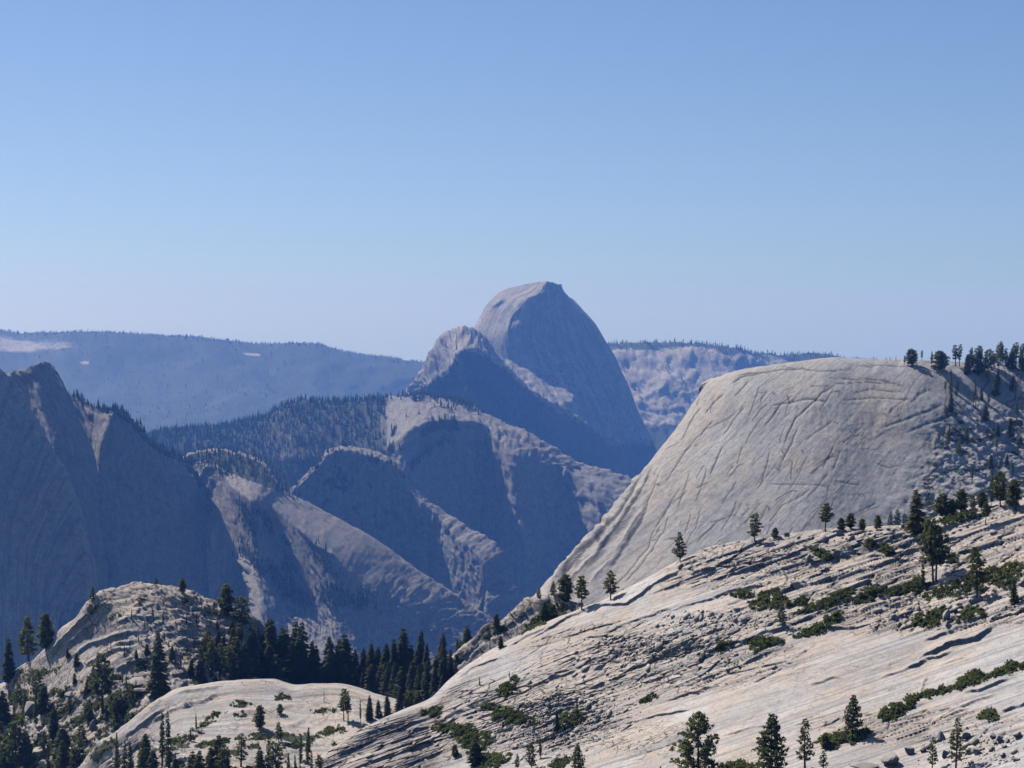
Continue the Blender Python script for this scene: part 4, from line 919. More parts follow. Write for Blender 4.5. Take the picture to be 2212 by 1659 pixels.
# --- foreground pines on the slope, each one told apart
for it in [
    ('big', 1512, 1712, 1539, 'large dark spreading pine at the bottom edge, left of the other big pines', SL, 2.2, 1.0),
    ('bigcone', 1665, 1690, 1543, 'dense dark cone-shaped pine at the bottom edge, right of the spreading pine', SL, .3, 1.0),
    ('open', 1738, 1668, 1553, 'slender greyish pine just right of the two big dark pines', SL, .8, 1.25),
    ('bigcone', 1842, 1586, 1503, 'bushy dark pine standing alone low on the grey slab', SL, 1.0, .95),
    ('open', 2064, 1668, 1553, 'tall thin open pine among the boulders at lower right', SL, .5, 1.0),
    ('open', 2014, 1668, 1594, 'short thin pine beside the tall open pine at lower right', SL, 1.1, 1.1),
    ('twin', 2018, 1256, 1119, 'tall pine with twin trunks standing high on the right of the slope', SL, .4, 1.0),
    ('slim', 1994, 1268, 1198, 'narrow dark fir tucked against the left of the twin-trunk pine', SL, 0, 1.2),
    ('pine', 2110, 1288, 1184, 'ragged broad pine with pale trunk right of the twin-trunk pine', SL, 1.6, 1.2),
    ('fir', 2190, 1304, 1250, 'small dark conifer near the right edge below the ragged pine', SL, 0, 1.1),
    ('pine', 1631, 1168, 1108, 'broad open pine on the crest against the pale dome', SL, 2.0, 1.2),
    ('bush', 1676, 1166, 1140, 'little bushy pine on the crest right of the broad open pine', SL, 0, 1.0),
    ('pine', 1783, 1146, 1086, 'spreading pine on the crest left of a row of round bushes', SL, .9, 1.25),
    ('fir', 1981, 1150, 1056, 'tall dense pointed conifer rising from the crest at right', SL, .3, 1.3),
    ('pine', 1470, 1214, 1150, 'lone dark pine on the crest where the slope meets the dome', SL, 1.2, 1.2),
    ('pine', 1320, 1296, 1232, 'lone pine left on the crest in front of the dome foot', SL, .2, 1.2),
    ('pine', 2161, 1094, 1018, 'dark pine at upper right, left of its rounder neighbour', SL, 0, 1.2),
    ('bush', 2191, 1098, 1036, 'dark round-crowned pine at the right edge of the crest', SL, 0, .9),
    ('pine', 2130, 1130, 1082, 'small pine on pale blocks below the pair at upper right', SL, .7, 1.1),
    ('pine', 1691, 1351, 1303, 'small pine standing at the lower corner of a big shrub patch', SL, 0, 1.2),
    ('snag', 1879, 1334, 1298, 'small dead tree with a bushy foot in the middle of the slope', SL, 0, 1.0),
    ('fir', 1200, 1577, 1536, 'dark slender conifer left of a round shrub amid the rubble', SL, 0, 1.1),
    ('slim', 1247, 1550, 1514, 'thin spire conifer rising out of the shrub amid the rubble', SL, 0, 1.3),
    ('bush', 982, 1637, 1608, 'short bushy pine at the lower left of the rubble', SL, 0, .9),
    ('fir', 1027, 1652, 1594, 'dark conifer in front of the large shrub patch at lower left', SL, 0, 1.4),
    ('pine', 1117, 1665, 1630, 'small pine at the bottom edge left of a close pair', SL, 0, 1.0),
    ('pine', 1148, 1663, 1606, 'left and nearer of a close pair of pines at the bottom edge', SL, 0, 1.0),
    ('slim', 1168, 1640, 1590, 'right and darker of a close pair of pines at the bottom edge', SL, 0, 1.4),
    ('bigcone', 1250, 1672, 1609, 'dark many-topped pine at the bottom edge right of the rubble', SL, 0, 1.05),
    ('open', 1779, 1668, 1622, 'pale little pine at the bottom edge right of the slender greyish pine', SL, 0, 1.5),
    ('bush', 1783, 1616, 1586, 'low dark bushy pine between the slender pine and the lone slab pine', SL, 0, 1.0),
    ('slim', 1037, 1482, 1463, 'tiny pine alone on the pale rim at the left of the slope', SL, 0, 1.6),
    ('slim', 1102, 1463, 1448, 'tiny leaning pine on the pale slab, right of the rim one', SL, 0, 1.6),
    ('fir', 1081, 1400, 1372, 'small dark conifer standing on the rim below the outcrop', SL, 0, 1.3),
    ('pine', 1258, 1316, 1244, 'tallest dark pine of the clump on the outcrop', ('outcrop', 'slope'), .3, 1.15),
    ('bush', 1222, 1300, 1240, 'wide dark pine left of the tallest on the outcrop', ('outcrop',), 0, 1.0),
    ('pine', 1197, 1294, 1258, 'middle small pine of the clump on the outcrop', ('outcrop',), 0, 1.2),
    ('pine', 1164, 1298, 1268, 'small pine alone at the left end of the outcrop top', ('outcrop',), 0, 1.1),
    ('fir', 1177, 1338, 1296, 'dark conifer on the face of the outcrop amid shrubs', ('outcrop',), 0, 1.6),
    ('bush', 1070, 1356, 1326, 'bushy dark pine on the lower left shoulder of the outcrop', ('outcrop',), 0, .9),
]:
    place_tree(it[0], it[1], it[2], it[3], it[4], it[5], rot=it[6], wide=it[7])
row_of_trees([('bush', 1816, 1146, 1118), ('bush', 1838, 1144, 1110), ('bush', 1862, 1146, 1120), ('bush', 1895, 1142, 1112)], 'round bushes in a row on the crest', SL, 'round bushes in a row on the crest')
row_of_trees([('bush', 2036, 1118, 1066), ('bush', 2056, 1112, 1078), ('bush', 2078, 1106, 1058), ('pine', 2100, 1104, 1068), ('bush', 2121, 1098, 1060), ('pine', 2141, 1094, 1062)], 'dark bushy pines along the upper right crest', SL, 'bushy pines along the upper right crest')
row_of_trees([('pine', 1925, 1150, 1106), ('pine', 1940, 1150, 1100), ('pine', 1955, 1150, 1110)], 'bluish trees just behind the crest', ('dome',), 'bluish trees behind the crest')

# --- firs filling the notch
prof_x = [535, 560, 593, 620, 650, 675, 700, 722, 747, 774, 800, 834, 850, 880, 905, 925, 957, 977, 1004, 1030]
prof_y = [1440, 1396, 1326, 1346, 1333, 1374, 1364, 1372, 1355, 1394, 1384, 1384, 1372, 1357, 1362, 1392, 1366, 1384, 1352, 1400]
FG = 'firs of the dense stand in the notch'
for k, (x, y) in enumerate(list(zip(prof_x, prof_y))[1:-1]):
    place_tree('fir', x, np.interp(x, [850, 940, 1030], [1468, 1448, 1420]), y, f"{'rightmost' if k == 17 else ORD[k]} of the firs that top the stand in the notch", ('notch',), FG, wide=random.uniform(.9, 1.1))
for part, (x0, x1) in (('left', (546, 700)), ('middle', (700, 860)), ('right', (860, 1020))):
    it = []
    for k in range(9):
        x = x0 + (k + .5) * (x1 - x0) / 9 + random.uniform(-5, 5)
        it.append(('fir', x, np.interp(x, [850, 940, 1030], [1462, 1450, 1422]) + random.uniform(-4, 10), np.interp(x, prof_x, prof_y) + random.uniform(8, 34), random.uniform(1, 1.2)))
    ranked(it, 'the notch stand, ' + part + ' part', ('notch',), FG, ('half-hidden rank of firs',))
    it = []
    for k in range(10):
        x = x0 + (k + .5) * (x1 - x0) / 10 + random.uniform(-5, 5)
        it.append(('fir', x, np.interp(x, [820, 940, 1030], [1492, 1496, 1450]) + random.uniform(-6, 8), np.interp(x, prof_x, prof_y) + random.uniform(44, 88), random.uniform(1.1, 1.45)))
    ranked(it, 'the notch stand, ' + part + ' part', ('notch',), FG, ('front rank of firs',))
row_of_trees([('fir', 838, 1512, 1440), ('fir', 852, 1514, 1432), ('fir', 868, 1512, 1438), ('fir', 884, 1512, 1428), ('fir', 902, 1508, 1432), ('fir', 920, 1502, 1420), ('fir', 938, 1492, 1414), ('fir', 954, 1480, 1404), ('fir', 972, 1466, 1398), ('fir', 990, 1452, 1388), ('fir', 1008, 1440, 1380)], 'firs crowding the slope rim', ('notch',), FG)
for x, b, t_, lb in ((802, 1470, 1380, 'grey dead tree with fine bare branches in the middle of the fir stand'), (957, 1470, 1352, 'tall dead spire near the right end of the fir stand'), (709, 1470, 1358, 'thin dead stem left of the tallest middle firs')):
    place_tree('snag', x, b, t_, lb, ('notch',))
# --- trees along the foot of the slope, left of its rim
row_of_trees([('pine', 741, 1556, 1488), ('tall', 752, 1560, 1492), ('slim', 778, 1560, 1508), ('fir', 796, 1556, 1500), ('fir', 818, 1550, 1512), ('fir', 838, 1545, 1498), ('fir', 862, 1540, 1486), ('bush', 884, 1536, 1494), ('bush', 906, 1528, 1488), ('bush', 930, 1524, 1490)], 'dark trees along the left rim of the slope', ('slab', 'notch'), 'trees along the left rim of the slope')
# --- knoll
K_ = ('knoll',)
for it in [('pine', 200, 1302, 1266, 'wind-flagged pine on the left shoulder of the knoll', 1.2), ('pine', 337, 1266, 1246, 'small pine on the very top of the knoll', 1.2), ('bush', 393, 1280, 1249, 'round brownish pine just right of the knoll top', .9),
           ('bush', 487, 1332, 1264, 'large dark broad pine on the right shoulder of the knoll', .75), ('pine', 524, 1360, 1288, 'pair-like dark pine right of the broad shoulder pine', 1.2), ('fir', 342, 1502, 1364, 'tall dense dark fir at the centre foot of the knoll', .95),
           ('pine', 222, 1538, 1414, 'large open pine with visible trunk on the left foot of the knoll', 1.2), ('pine', 62, 1416, 1322, 'tallest broad pine on the skyline at the far left', 1.3), ('bush', 98, 1406, 1326, 'dark rounded pine right of the skyline pine at far left', .7),
           ('fir', 20, 1472, 1378, 'dark fir near the left edge below the skyline pines', 1.0), ('snag', 9, 1470, 1344, 'thin dead tree at the left edge of the picture', 1.0), ('snag', 403, 1376, 1350, 'small dead trunk in the broken rock of the knoll', 1.0)]:
    place_tree(it[0], it[1], it[2], it[3], it[4], K_, wide=it[5])
KI = []
for x, b, h_ in [(438, 1440, 60), (450, 1410, 50), (458, 1455, 74), (470, 1400, 44), (474, 1470, 80), (486, 1430, 62), (494, 1465, 70), (502, 1408, 56), (510, 1448, 74), (520, 1398, 52), (526, 1470, 84), (536, 1430, 66), (545, 1462, 74), (552, 1410, 48), (430, 1478, 58), (505, 1480, 60)]:
    KI.append((random.choice(('pine', 'fir', 'fir', 'pine')), x + random.uniform(-3, 3), b, b - h_))
ranked(KI, 'dark pines on the right flank', K_, 'pines clumped on the right flank of the knoll', ('upper row', 'lower row'))
SI = []
for x, b, h_ in [(284, 1338, 24), (313, 1362, 22), (330, 1345, 26), (352, 1350, 24), (380, 1358, 22), (402, 1348, 24), (424, 1352, 30), (436, 1322, 20), (268, 1420, 26), (294, 1424, 22), (420, 1402, 26), (146, 1422, 22), (165, 1440, 30), (366, 1400, 18), (264, 1480, 34), (272, 1482, 28), (240, 1400, 18), (300, 1390, 20), (318, 1412, 24), (372, 1425, 30), (390, 1440, 34), (404, 1420, 30), (412, 1462, 38), (356, 1384, 20), (446, 1380, 26), (470, 1362, 24), (500, 1370, 30), (200, 1470, 30), (186, 1500, 32), (160, 1478, 24), (296, 1505, 36), (330, 1330, 18)]:
    SI.append((random.choice(('slim', 'slim', 'fir')), x, b, b - h_, 1.3))
ranked(SI, 'small pines on the knoll face', K_, 'small pines on the face of the knoll', ('upper row', 'middle row', 'lower row'))
LI = []
for x, b, h_ in [(6, 1560, 70), (30, 1600, 90), (14, 1668, 90), (36, 1690, 130), (55, 1545, 46), (78, 1510, 60), (78, 1570, 70), (92, 1540, 66), (98, 1640, 60), (118, 1600, 72), (112, 1574, 54), (136, 1650, 84), (134, 1688, 90), (160, 1690, 80), (172, 1668, 72), (176, 1610, 46), (200, 1690, 70), (224, 1676, 84), (228, 1560, 40), (60, 1660, 80), (2, 1620, 60), (150, 1545, 34), (42, 1520, 44), (250, 1556, 50), (262, 1540, 44), (285, 1530, 46), (190, 1560, 42), (105, 1690, 70)]:
    LI.append((random.choice(('fir', 'pine', 'fir', 'pine', 'slim')), x, b, b - h_, 1.2))
ranked(LI, 'conifers in the lower left wood', K_, 'conifers in the loose wood at the lower left', ('farthest row', 'second row', 'third row', 'nearest row'))
# --- low slab
S_ = ('slab',)
for it in [('slim', 350, 1655, 1540, 'left of two tall twin firs rising together in front of the low slab', 1.2), ('slim', 364, 1660, 1534, 'right of two tall twin firs rising together in front of the low slab', 1.2), ('open', 520, 1655, 1584, 'open pine in front of the middle of the low slab', 1.5), ('slim', 665, 1650, 1566, 'slender pale green fir near the right end of the low slab', 1.2),
           ('bush', 562, 1576, 1526, 'dark flat-topped pine in the middle of the low slab', .8), ('slim', 423, 1582, 1541, 'small spire fir alone on the left half of the low slab', 1.3), ('snag', 700, 1516, 1484, 'short dead tree with flat top on the right of the low slab', 1.4), ('bush', 606, 1540, 1520, 'low round shrubby tree on the right half of the low slab', 1.2), ('pine', 601, 1602, 1560, 'pointed dark pine above the bottom wood, right of the open pine', 1.2), ('slim', 648, 1650, 1586, 'dark narrow fir left of the slender pale fir', 1.3), ('slim', 413, 1602, 1572, 'tiny spire below the small spire fir on the low slab', 1.3)]:
    place_tree(it[0], it[1], it[2], it[3], it[4], S_, wide=it[5])
BI = []
for x, b, h_ in [(254, 1690, 108), (268, 1694, 96), (285, 1690, 86), (300, 1700, 90), (314, 1695, 112), (334, 1700, 80), (380, 1700, 70), (418, 1692, 72), (432, 1700, 80), (455, 1700, 86), (470, 1690, 104), (486, 1700, 90), (566, 1700, 90), (580, 1694, 110), (596, 1700, 96), (622, 1700, 74), (640, 1700, 70), (672, 1680, 60), (690, 1670, 40)]:
    BI.append((random.choice(('fir', 'pine', 'fir', 'slim')), x, b, b - h_, 1.2))
row_of_trees(BI[:10], 'bottom-edge conifers left of the open pine', ('slab', 'knoll', 'slope'), 'conifers along the bottom edge below the low slab')
row_of_trees(BI[10:], 'bottom-edge conifers beside and right of the open pine', ('slab', 'knoll', 'slope'), 'conifers along the bottom edge below the low slab')
# --- the pale dome's top and right flank
D_ = ('dome',)
for it in [('tall', 1992, 774, 752, 'lone thin tree on the bare skyline of the pale dome'), ('tall', 2065, 790, 744, 'left of two tall trees close together on the dome skyline'), ('tall', 2073, 792, 744, 'right of two tall trees close together on the dome skyline'), ('bush', 2030, 800, 759, 'rounded leaning tree on the dome top right of the lone thin tree'), ('slim', 2013, 788, 758, 'thin spire left of the rounded leaning tree on the dome top'), ('slim', 1935, 782, 768, 'tiny tree at the left of the dome skyline')]:
    place_tree(it[0], it[1], it[2], it[3], it[4], D_, wide=1.3)
row_of_trees([('tall', 1954, 790, 769, 1.4), ('tall', 1961, 788, 760, 1.4), ('bush', 1970, 790, 755), ('tall', 1979, 788, 758, 1.5)], 'clump of trees on the dome skyline', D_, 'clump on the dome skyline')
DI = []
for k in range(30):
    x = 2090 + k * 4.6 + random.uniform(-2, 2); b = random.uniform(786, 808)
    DI.append((random.choice(('tall', 'tall', 'fir', 'pine')), x, b, b - random.uniform(28, 52), 1.2))
ranked(DI, 'the wood on the dome top', D_, 'wood on the dome top', ('far row', 'middle row', 'near row'))
DJ = []
for k in range(52):
    y = random.uniform(800, 1075); x = random.uniform(max(1985 + (y - 800) * .35, 1990), 2212)
    if y < 850: x = random.uniform(2030, 2212)
    DJ.append((random.choice(('tall', 'tall', 'slim', 'fir')), x, y, y - random.uniform(18, 46), 1.1))
ranked(DJ, "trees on the pale dome's right flank", D_, 'trees on the right flank of the pale dome', ('highest row', 'upper row', 'middle row', 'lower row', 'lowest row'))

# ------------------------------------------------------------------ shrubs that hug the rock
def shrub(px, py, w, h, label, terrain, group, tilt=0.0, tall=0.7, dens=1.0, mat=None, name='shrub'):
    c0 = hit(px, py, *terrain)
    if c0 is None: return
    R = random.Random(int(px * 7 + py)); t = Tris(); org = c0[0]
    n = int(max(40, min(420, w * h * .16 * dens)))
    for _ in range(n):
        a = R.uniform(0, 6.283); q = math.sqrt(R.random())
        wob = 1 + .25 * math.sin(3 * a + px) + .15 * math.sin(7 * a + py)
        x = q * math.cos(a) * w / 2 * wob; y = q * math.sin(a) * h / 2 * wob
        if math.sin(x * .22 + py) + math.sin(y * .6 + x * .13 + px) < -.55: continue
        hh = hit(px + x, py + y + tilt * -x, *terrain)
        if hh is None or (hh[0] - org).length > 40: continue
        z = tall * (1 - q ** 3) * R.uniform(.2, 1.0) * (.55 + .45 * math.sin(x * .31 + py) * math.sin(y * .5 + px))
        p = hh[0] - org + Vector((0, 0, z))
        t.tuft(tuple(p), .34 + .16 * R.random(), 8, R, flat=.7)
    if not getattr(t, 'Q', None): return
    o = bpy.data.objects.new(name, mesh_from('shrub_leaves', *t.done(int(px)), mat or M_shrub)); scene.collection.objects.link(o)
    o.location = org
    o['label'] = label; o['category'] = 'shrub'
    if group: o['group'] = group

for px_, py_, w_, h_, tl, lb in [
    (1665, 1299, 84, 40, .05, 'broad dark shrub patch with a small pine at its lower corner'), (1606, 1284, 48, 16, .1, 'thin shrub mat joining the left of the broad shrub patch'), (1732, 1300, 26, 22, .1, 'small round shrub right of the broad shrub patch'),
    (1795, 1300, 108, 28, .34, 'long green shrub strip slanting up along a ledge'), (1886, 1284, 84, 26, .3, 'dark shrub strip above the small dead tree'), (1972, 1268, 70, 26, .3, 'dark shrub mat left of the twin-trunk pine foot'),
    (2066, 1272, 120, 34, .25, 'wide green shrub mat at the foot of the ragged pine'), (2165, 1242, 100, 44, .2, 'yellow-green shrub bank at the right edge of the slope'), (2008, 1338, 72, 30, .25, 'green shrub with dark left end above the grey slab'),
    (2098, 1328, 54, 22, .35, 'shrub right of pale blocks near the right edge'), (1758, 1363, 76, 18, .3, 'green shrub strip along the upper border of the smooth slab'), (1800, 1338, 36, 24, .4, 'small slanting shrub between ledges in the middle of the slope'),
    (1648, 1390, 66, 24, .15, 'dark green shrub at the top left of the smooth slab'), (1560, 1397, 34, 16, .2, 'little shrub on reddish soil left of the dark green one'), (1944, 1530, 90, 30, .5, 'green shrub wedge under a ledge at lower right'),
    (2098, 1470, 84, 28, .35, 'bright green shrub bank below the grey slab at right'), (2180, 1446, 74, 20, .3, 'dark shrub strip meeting the right edge of the picture'), (2032, 1496, 90, 10, .3, 'thin shrub line joining the two green banks'),
    (2136, 1546, 42, 20, .0, 'lone shrub on pale rock right of the boulders pine'), (1097, 1486, 44, 32, .5, 'upper dark green shrub left of the rubble'), (1060, 1528, 40, 12, .1, 'flat shrub below the upper shrub left of the rubble'),
    (1107, 1549, 96, 32, -.25, 'large flat green shrub in the middle of the rubble'), (990, 1579, 74, 30, -.1, 'wide green shrub at the left of the rubble'), (1027, 1604, 70, 50, .0, 'largest dark shrub behind the lower left conifer'),
    (1064, 1645, 70, 34, .1, 'shrub at the bottom edge below the largest dark shrub'), (1232, 1556, 66, 30, .3, 'round shrub with a thin spire conifer in it'), (934, 1540, 46, 22, .1, 'shrub at the rim beside the notch'), (955, 1573, 40, 18, -.2, 'small shrub below the rim shrub'),
    (1400, 1511, 36, 12, .5, 'tiny shrub on the pale middle slab'), (1210, 1650, 46, 18, .2, 'low shrub left of the many-topped pine'), (1590, 1664, 90, 30, .1, 'shrub between the two big dark pines'), (1800, 1600, 60, 30, .2, 'shrubs at the foot of the low bushy pine'),
    (1850, 1592, 60, 20, .3, 'shrub under the lone slab pine'), (1776, 1198, 40, 14, -.4, 'shrub in a crack below the crest'), (1916, 1190, 44, 20, -.4, 'dark shrub in a hollow below the round bushes'), (1880, 1176, 22, 18, 0, 'tiny round shrub on the upper blocks'),
    (1990, 1138, 66, 14, .15, 'shrub at the foot of the tall pointed conifer'), (2075, 1120, 90, 16, .2, 'green mat under the bushy pines of the upper right crest'), (2060, 1210, 24, 24, -.3, 'bright shrub right of the twin-trunk pine crown')]:
    shrub(px_, py_, w_, h_, lb, SL, 'shrubs on the slope', tilt=tl, tall=1.0)
for px_, py_, w_, h_, tl, lb in [(1174, 1338, 66, 30, .4, 'dark shrub on the face of the outcrop'), (1074, 1364, 44, 14, .4, 'low shrub on the left shoulder of the outcrop'), (1150, 1354, 50, 16, .4, 'shrub where the outcrop meets the slope'), (1205, 1312, 50, 14, 0, 'shrub under the pine clump on the outcrop')]:
    shrub(px_, py_, w_, h_, lb, ('outcrop', 'slope'), 'shrubs on the outcrop', tilt=tl)
for px_, py_, w_, h_, tl, lb in [(522, 1522, 44, 14, 0, 'flat dark shrub left of the flat-topped pine'), (520, 1544, 22, 12, 0, 'small shrub under the flat dark shrub'), (610, 1506, 34, 14, 0, 'dark shrub with pale rock above it on the low slab'), (700, 1536, 60, 10, 0, 'thin dark shrub line on the right of the low slab'), (716, 1580, 60, 18, .2, 'shrub beside the rim of the slope on the low slab'),
                              (460, 1546, 46, 12, .3, 'green shrub strip on the left half of the low slab'), (440, 1566, 44, 10, .3, 'lower shrub strip on the left half of the low slab'), (480, 1602, 70, 12, .2, 'shrub line above the bottom wood'), (560, 1592, 60, 12, 0, 'shrub mat below the flat-topped pine'), (640, 1610, 60, 14, .1, 'shrub mat left of the slender pale fir'), (400, 1596, 60, 12, .2, 'shrub mat under the tiny spires')]:
    shrub(px_, py_, w_, h_, lb, ('slab',), 'shrubs on the low slab', tilt=tl)
for px_, py_, w_, h_, tl, lb in [(203, 1316, 26, 20, .2, 'dark shrub under the wind-flagged pine'), (460, 1324, 60, 12, -.3, 'green shrub strip on the right shoulder of the knoll'), (400, 1296, 24, 12, 0, 'dark shrub in a pocket near the knoll top'), (250, 1330, 30, 10, .3, 'shrub on the upper left face of the knoll'), (305, 1298, 20, 14, 0, 'small shrub in a crack at the knoll top'), (70, 1460, 110, 26, .3, 'long green shrub bank on the left foot of the knoll'), (40, 1500, 80, 24, .2, 'green shrub bank near the left edge'), (280, 1560, 80, 44, .2, 'dense dark thicket in the gully beside the low slab'), (240, 1600, 60, 30, .3, 'lower thicket in the gully beside the low slab'), (150, 1600, 80, 20, .1, 'shrub bank amid the lower left wood'), (300, 1432, 40, 12, 0, 'shrub mat left of the tall dense fir')]:
    shrub(px_, py_, w_, h_, lb, ('knoll',), 'shrubs on the knoll', tilt=tl)

# ------------------------------------------------------------------ boulders and loose plates
def rock_mesh(seed, sub=3, flat=.75, ang=.35):
    import bmesh
    bm = bmesh.new(); bmesh.ops.create_icosphere(bm, subdivisions=sub, radius=.5)
    R = random.Random(seed); planes = [(Vector((R.gauss(0, 1), R.gauss(0, 1), R.gauss(0, .8))).normalized(), R.uniform(.22, .40)) for _ in range(11)]
    for v in bm.verts:
        p = v.co.copy()
        for n, d in planes:
            k = p.dot(n) - d
            if k > 0: p -= n * k * (1 - ang * .4)
        q = p * 3.1 + Vector((seed, seed * 2.0, 0))
        p *= 1 + .05 * math.sin(q.x * 2.3 + q.y) + .04 * math.sin(q.y * 3.1 + q.z * 2)
        p.z *= flat; v.co = p
    me = bpy.data.meshes.new('boulder'); bm.to_mesh(me); bm.free(); me.materials.append(M_boulder)
    return me
ROCKS = [rock_mesh(i + 3, flat=f) for i, f in enumerate((.8, .7, .95, .75, .85, .65))]
def boulder(px, py, wpx, hpx, label, group=None, terrain=SL, k=0, rz=None):
    c = hit(px, py + hpx * .4, *terrain)
    if c is None: return
    o = bpy.data.objects.new('boulder', ROCKS[k % len(ROCKS)]); scene.collection.objects.link(o)
    s = c[0].length / FPX
    o.location = c[0] + Vector((0, 0, hpx * s * .38)); o.scale = (wpx * s * 1.12, wpx * s * 1.12, hpx * s * 1.35)
    o.rotation_euler = (0, 0, random.uniform(0, 6.28) if rz is None else rz)
    o['label'] = label; o['category'] = 'boulder'
    if group: o['group'] = group
for k, (x, y, w_, h_, lb) in enumerate([
    (1925, 1640, 46, 28, 'largest squarish brown boulder at the bottom edge'), (1866, 1656, 54, 20, 'broad low boulder cut by the bottom edge'), (1961, 1621, 22, 18, 'round boulder right above the squarish one'), (1995, 1618, 18, 13, 'brownish boulder left of the short thin pine'),
    (2031, 1592, 18, 24, 'tall pointed boulder behind the open pine'), (2084, 1588, 20, 22, 'upright dark boulder right of the open pine top'), (2041, 1630, 16, 18, 'pale upright boulder between the two thin pines'), (2094, 1622, 16, 14, 'left of two boulders side by side'), (2110, 1622, 17, 18, 'right of two boulders side by side'),
    (2144, 1590, 18, 12, 'flat boulder left in the upper boulder group'), (2158, 1595, 18, 15, 'roundest boulder of the upper boulder group'), (2174, 1600, 14, 12, 'small boulder right in the upper boulder group'), (2197, 1586, 22, 13, 'low boulder near the right edge'), (2166, 1630, 15, 11, 'dark small boulder below the upper boulder group'),
    (2170, 1610, 16, 9, 'brownish flat stone under the upper boulder group'), (2150, 1606, 12, 9, 'little stone at the left under the upper boulder group'), (2142, 1620, 14, 10, 'pale stone between the pair and the dark small boulder'), (2195, 1640, 18, 8, 'flat stone in the lower right corner'),
    (1814, 1150, 20, 15, 'dark round boulder on the crest near the spreading pine'), (1698, 1153, 14, 12, 'small boulder on the crest right of the bushy pine'), (2055, 1268, 14, 11, 'pale rounded stone below the twin-trunk pine'), (2045, 1330, 20, 26, 'upright pale block by the dark-ended shrub'), (2048, 1350, 14, 16, 'smaller upright block under the pale one'),
    (1612, 1196, 14, 7, 'flat dark stone below the crest at left'), (1748, 1205, 12, 18, 'upright block in the crack below the crest')]):
    boulder(x, y, w_, h_, lb, None, SL, k)
for k, (x, y, w_, h_, lb) in enumerate([(66, 1528, 40, 34, 'large split grey boulder on the lower left hillside'), (192, 1540, 26, 24, 'rounded pale boulder above the thicket'), (200, 1565, 16, 22, 'upright pale boulder inside the thicket'), (90, 1622, 44, 26, 'broad pale rock in the lower left wood'), (100, 1650, 30, 18, 'pale rock below the broad one in the lower left wood'), (176, 1632, 30, 14, 'flat rock right of the broad pale rock'), (206, 1648, 34, 14, 'slanting slab of rock near the bottom left trees'), (152, 1500, 26, 14, 'pale rock on the slope left of the large open pine'), (300, 1472, 50, 16, 'stacked rounded block at the foot of the knoll'), (308, 1490, 40, 16, 'lowest rounded block at the foot of the knoll'), (399, 1383, 14, 12, 'round stone beside the small dead trunk')]):
    boulder(x, y, w_, h_, lb, None, ('knoll',), k + 2)

def plate_mesh(seed):
    R = random.Random(seed); n = R.randint(5, 7); t = Tris()
    ring = [(math.cos(2 * math.pi * (i + R.uniform(-.3, .3)) / n) * .5 * R.uniform(.75, 1.1), math.sin(2 * math.pi * (i + R.uniform(-.3, .3)) / n) * .32 * R.uniform(.75, 1.15)) for i in range(n)]
    V = [(x, y, -.12) for x, y in ring] + [(x * .93, y * .93, .12 + .05 * x) for x, y in ring]
    F = [(n, n + i, n + i + 1) for i in range(1, n - 1)]
    for i in range(n):
        j = (i + 1) % n; F += [(i, j, n + j), (i, n + j, n + i)]
    return V, F
PL = [plate_mesh(i) for i in range(14)]
PLM = [mesh_from('rock_plate', V, F, M_stone) for V, F in PL]
spots = []
for cx, cy, sx, sy, n in ((1190, 1548, 80, 34, 150), (1230, 1520, 60, 20, 40), (1120, 1610, 70, 25, 40), (1420, 1398, 80, 16, 60), (1560, 1345, 70, 14, 50), (1500, 1330, 40, 10, 20), (2120, 1620, 60, 20, 50), (1850, 1160, 80, 10, 30), (1330, 1440, 60, 20, 25), (1960, 1320, 60, 12, 35), (2060, 1300, 60, 14, 30)):
    spots += [(random.gauss(cx, sx), random.gauss(cy, sy), min(2.6, random.lognormvariate(-.15, .5))) for _ in range(n)]
spots.sort(key=lambda s: -s[2])
rest = Tris(); count = 0
for px_, py_, s_ in spots:
    c = hit(px_, py_, 'slope')
    if c is None: continue
    k = random.randrange(len(PL)); q = c[1].to_track_quat('Z', 'Y')
    mat = Matrix.Translation(c[0] + c[1] * .08 * s_) @ (q.to_matrix() @ Matrix.Rotation(random.uniform(0, 6.28), 3, 'Z') @ Matrix.Rotation(random.gauss(0, .18), 3, 'X')).to_4x4() @ Matrix.Diagonal((s_, s_, s_ * random.uniform(.6, 1.2), 1))
    if count < 300:
        o = bpy.data.objects.new('rock_plate', PLM[k]); scene.collection.objects.link(o); o.parent = slope_ob; o.matrix_local = mat
        count += 1
    else:
        b = len(rest.V); rest.V += [tuple(mat @ Vector(v)) for v in PL[k][0]]; rest.F += [tuple(i + b for i in f) for f in PL[k][1]]
for _ in range(1500):      # chips too small to pick apart
    cx, cy, sx, sy = random.choice(((1190, 1552, 85, 36), (1250, 1525, 70, 22), (1420, 1398, 90, 16), (1560, 1345, 80, 15), (2130, 1615, 55, 24), (1110, 1600, 80, 30)))
    c = hit(random.gauss(cx, sx), random.gauss(cy, sy), 'slope')
    if c is None: continue
    s_ = random.uniform(.2, .5); k = random.randrange(len(PL))
    mat = Matrix.Translation(c[0]) @ Matrix.Rotation(random.uniform(0, 6.28), 4, 'Z') @ Matrix.Rotation(random.gauss(0, .4), 4, 'X') @ Matrix.Diagonal((s_, s_, s_ * 1.4, 1))
    b = len(rest.V); rest.V += [tuple(mat @ Vector(v)) for v in PL[k][0]]; rest.F += [tuple(i + b for i in f) for f in PL[k][1]]
o = bpy.data.objects.new('rock_chips', mesh_from('rock_chips', rest.V, rest.F, M_stone)); scene.collection.objects.link(o); o.parent = slope_ob; o['kind'] = 'stuff'

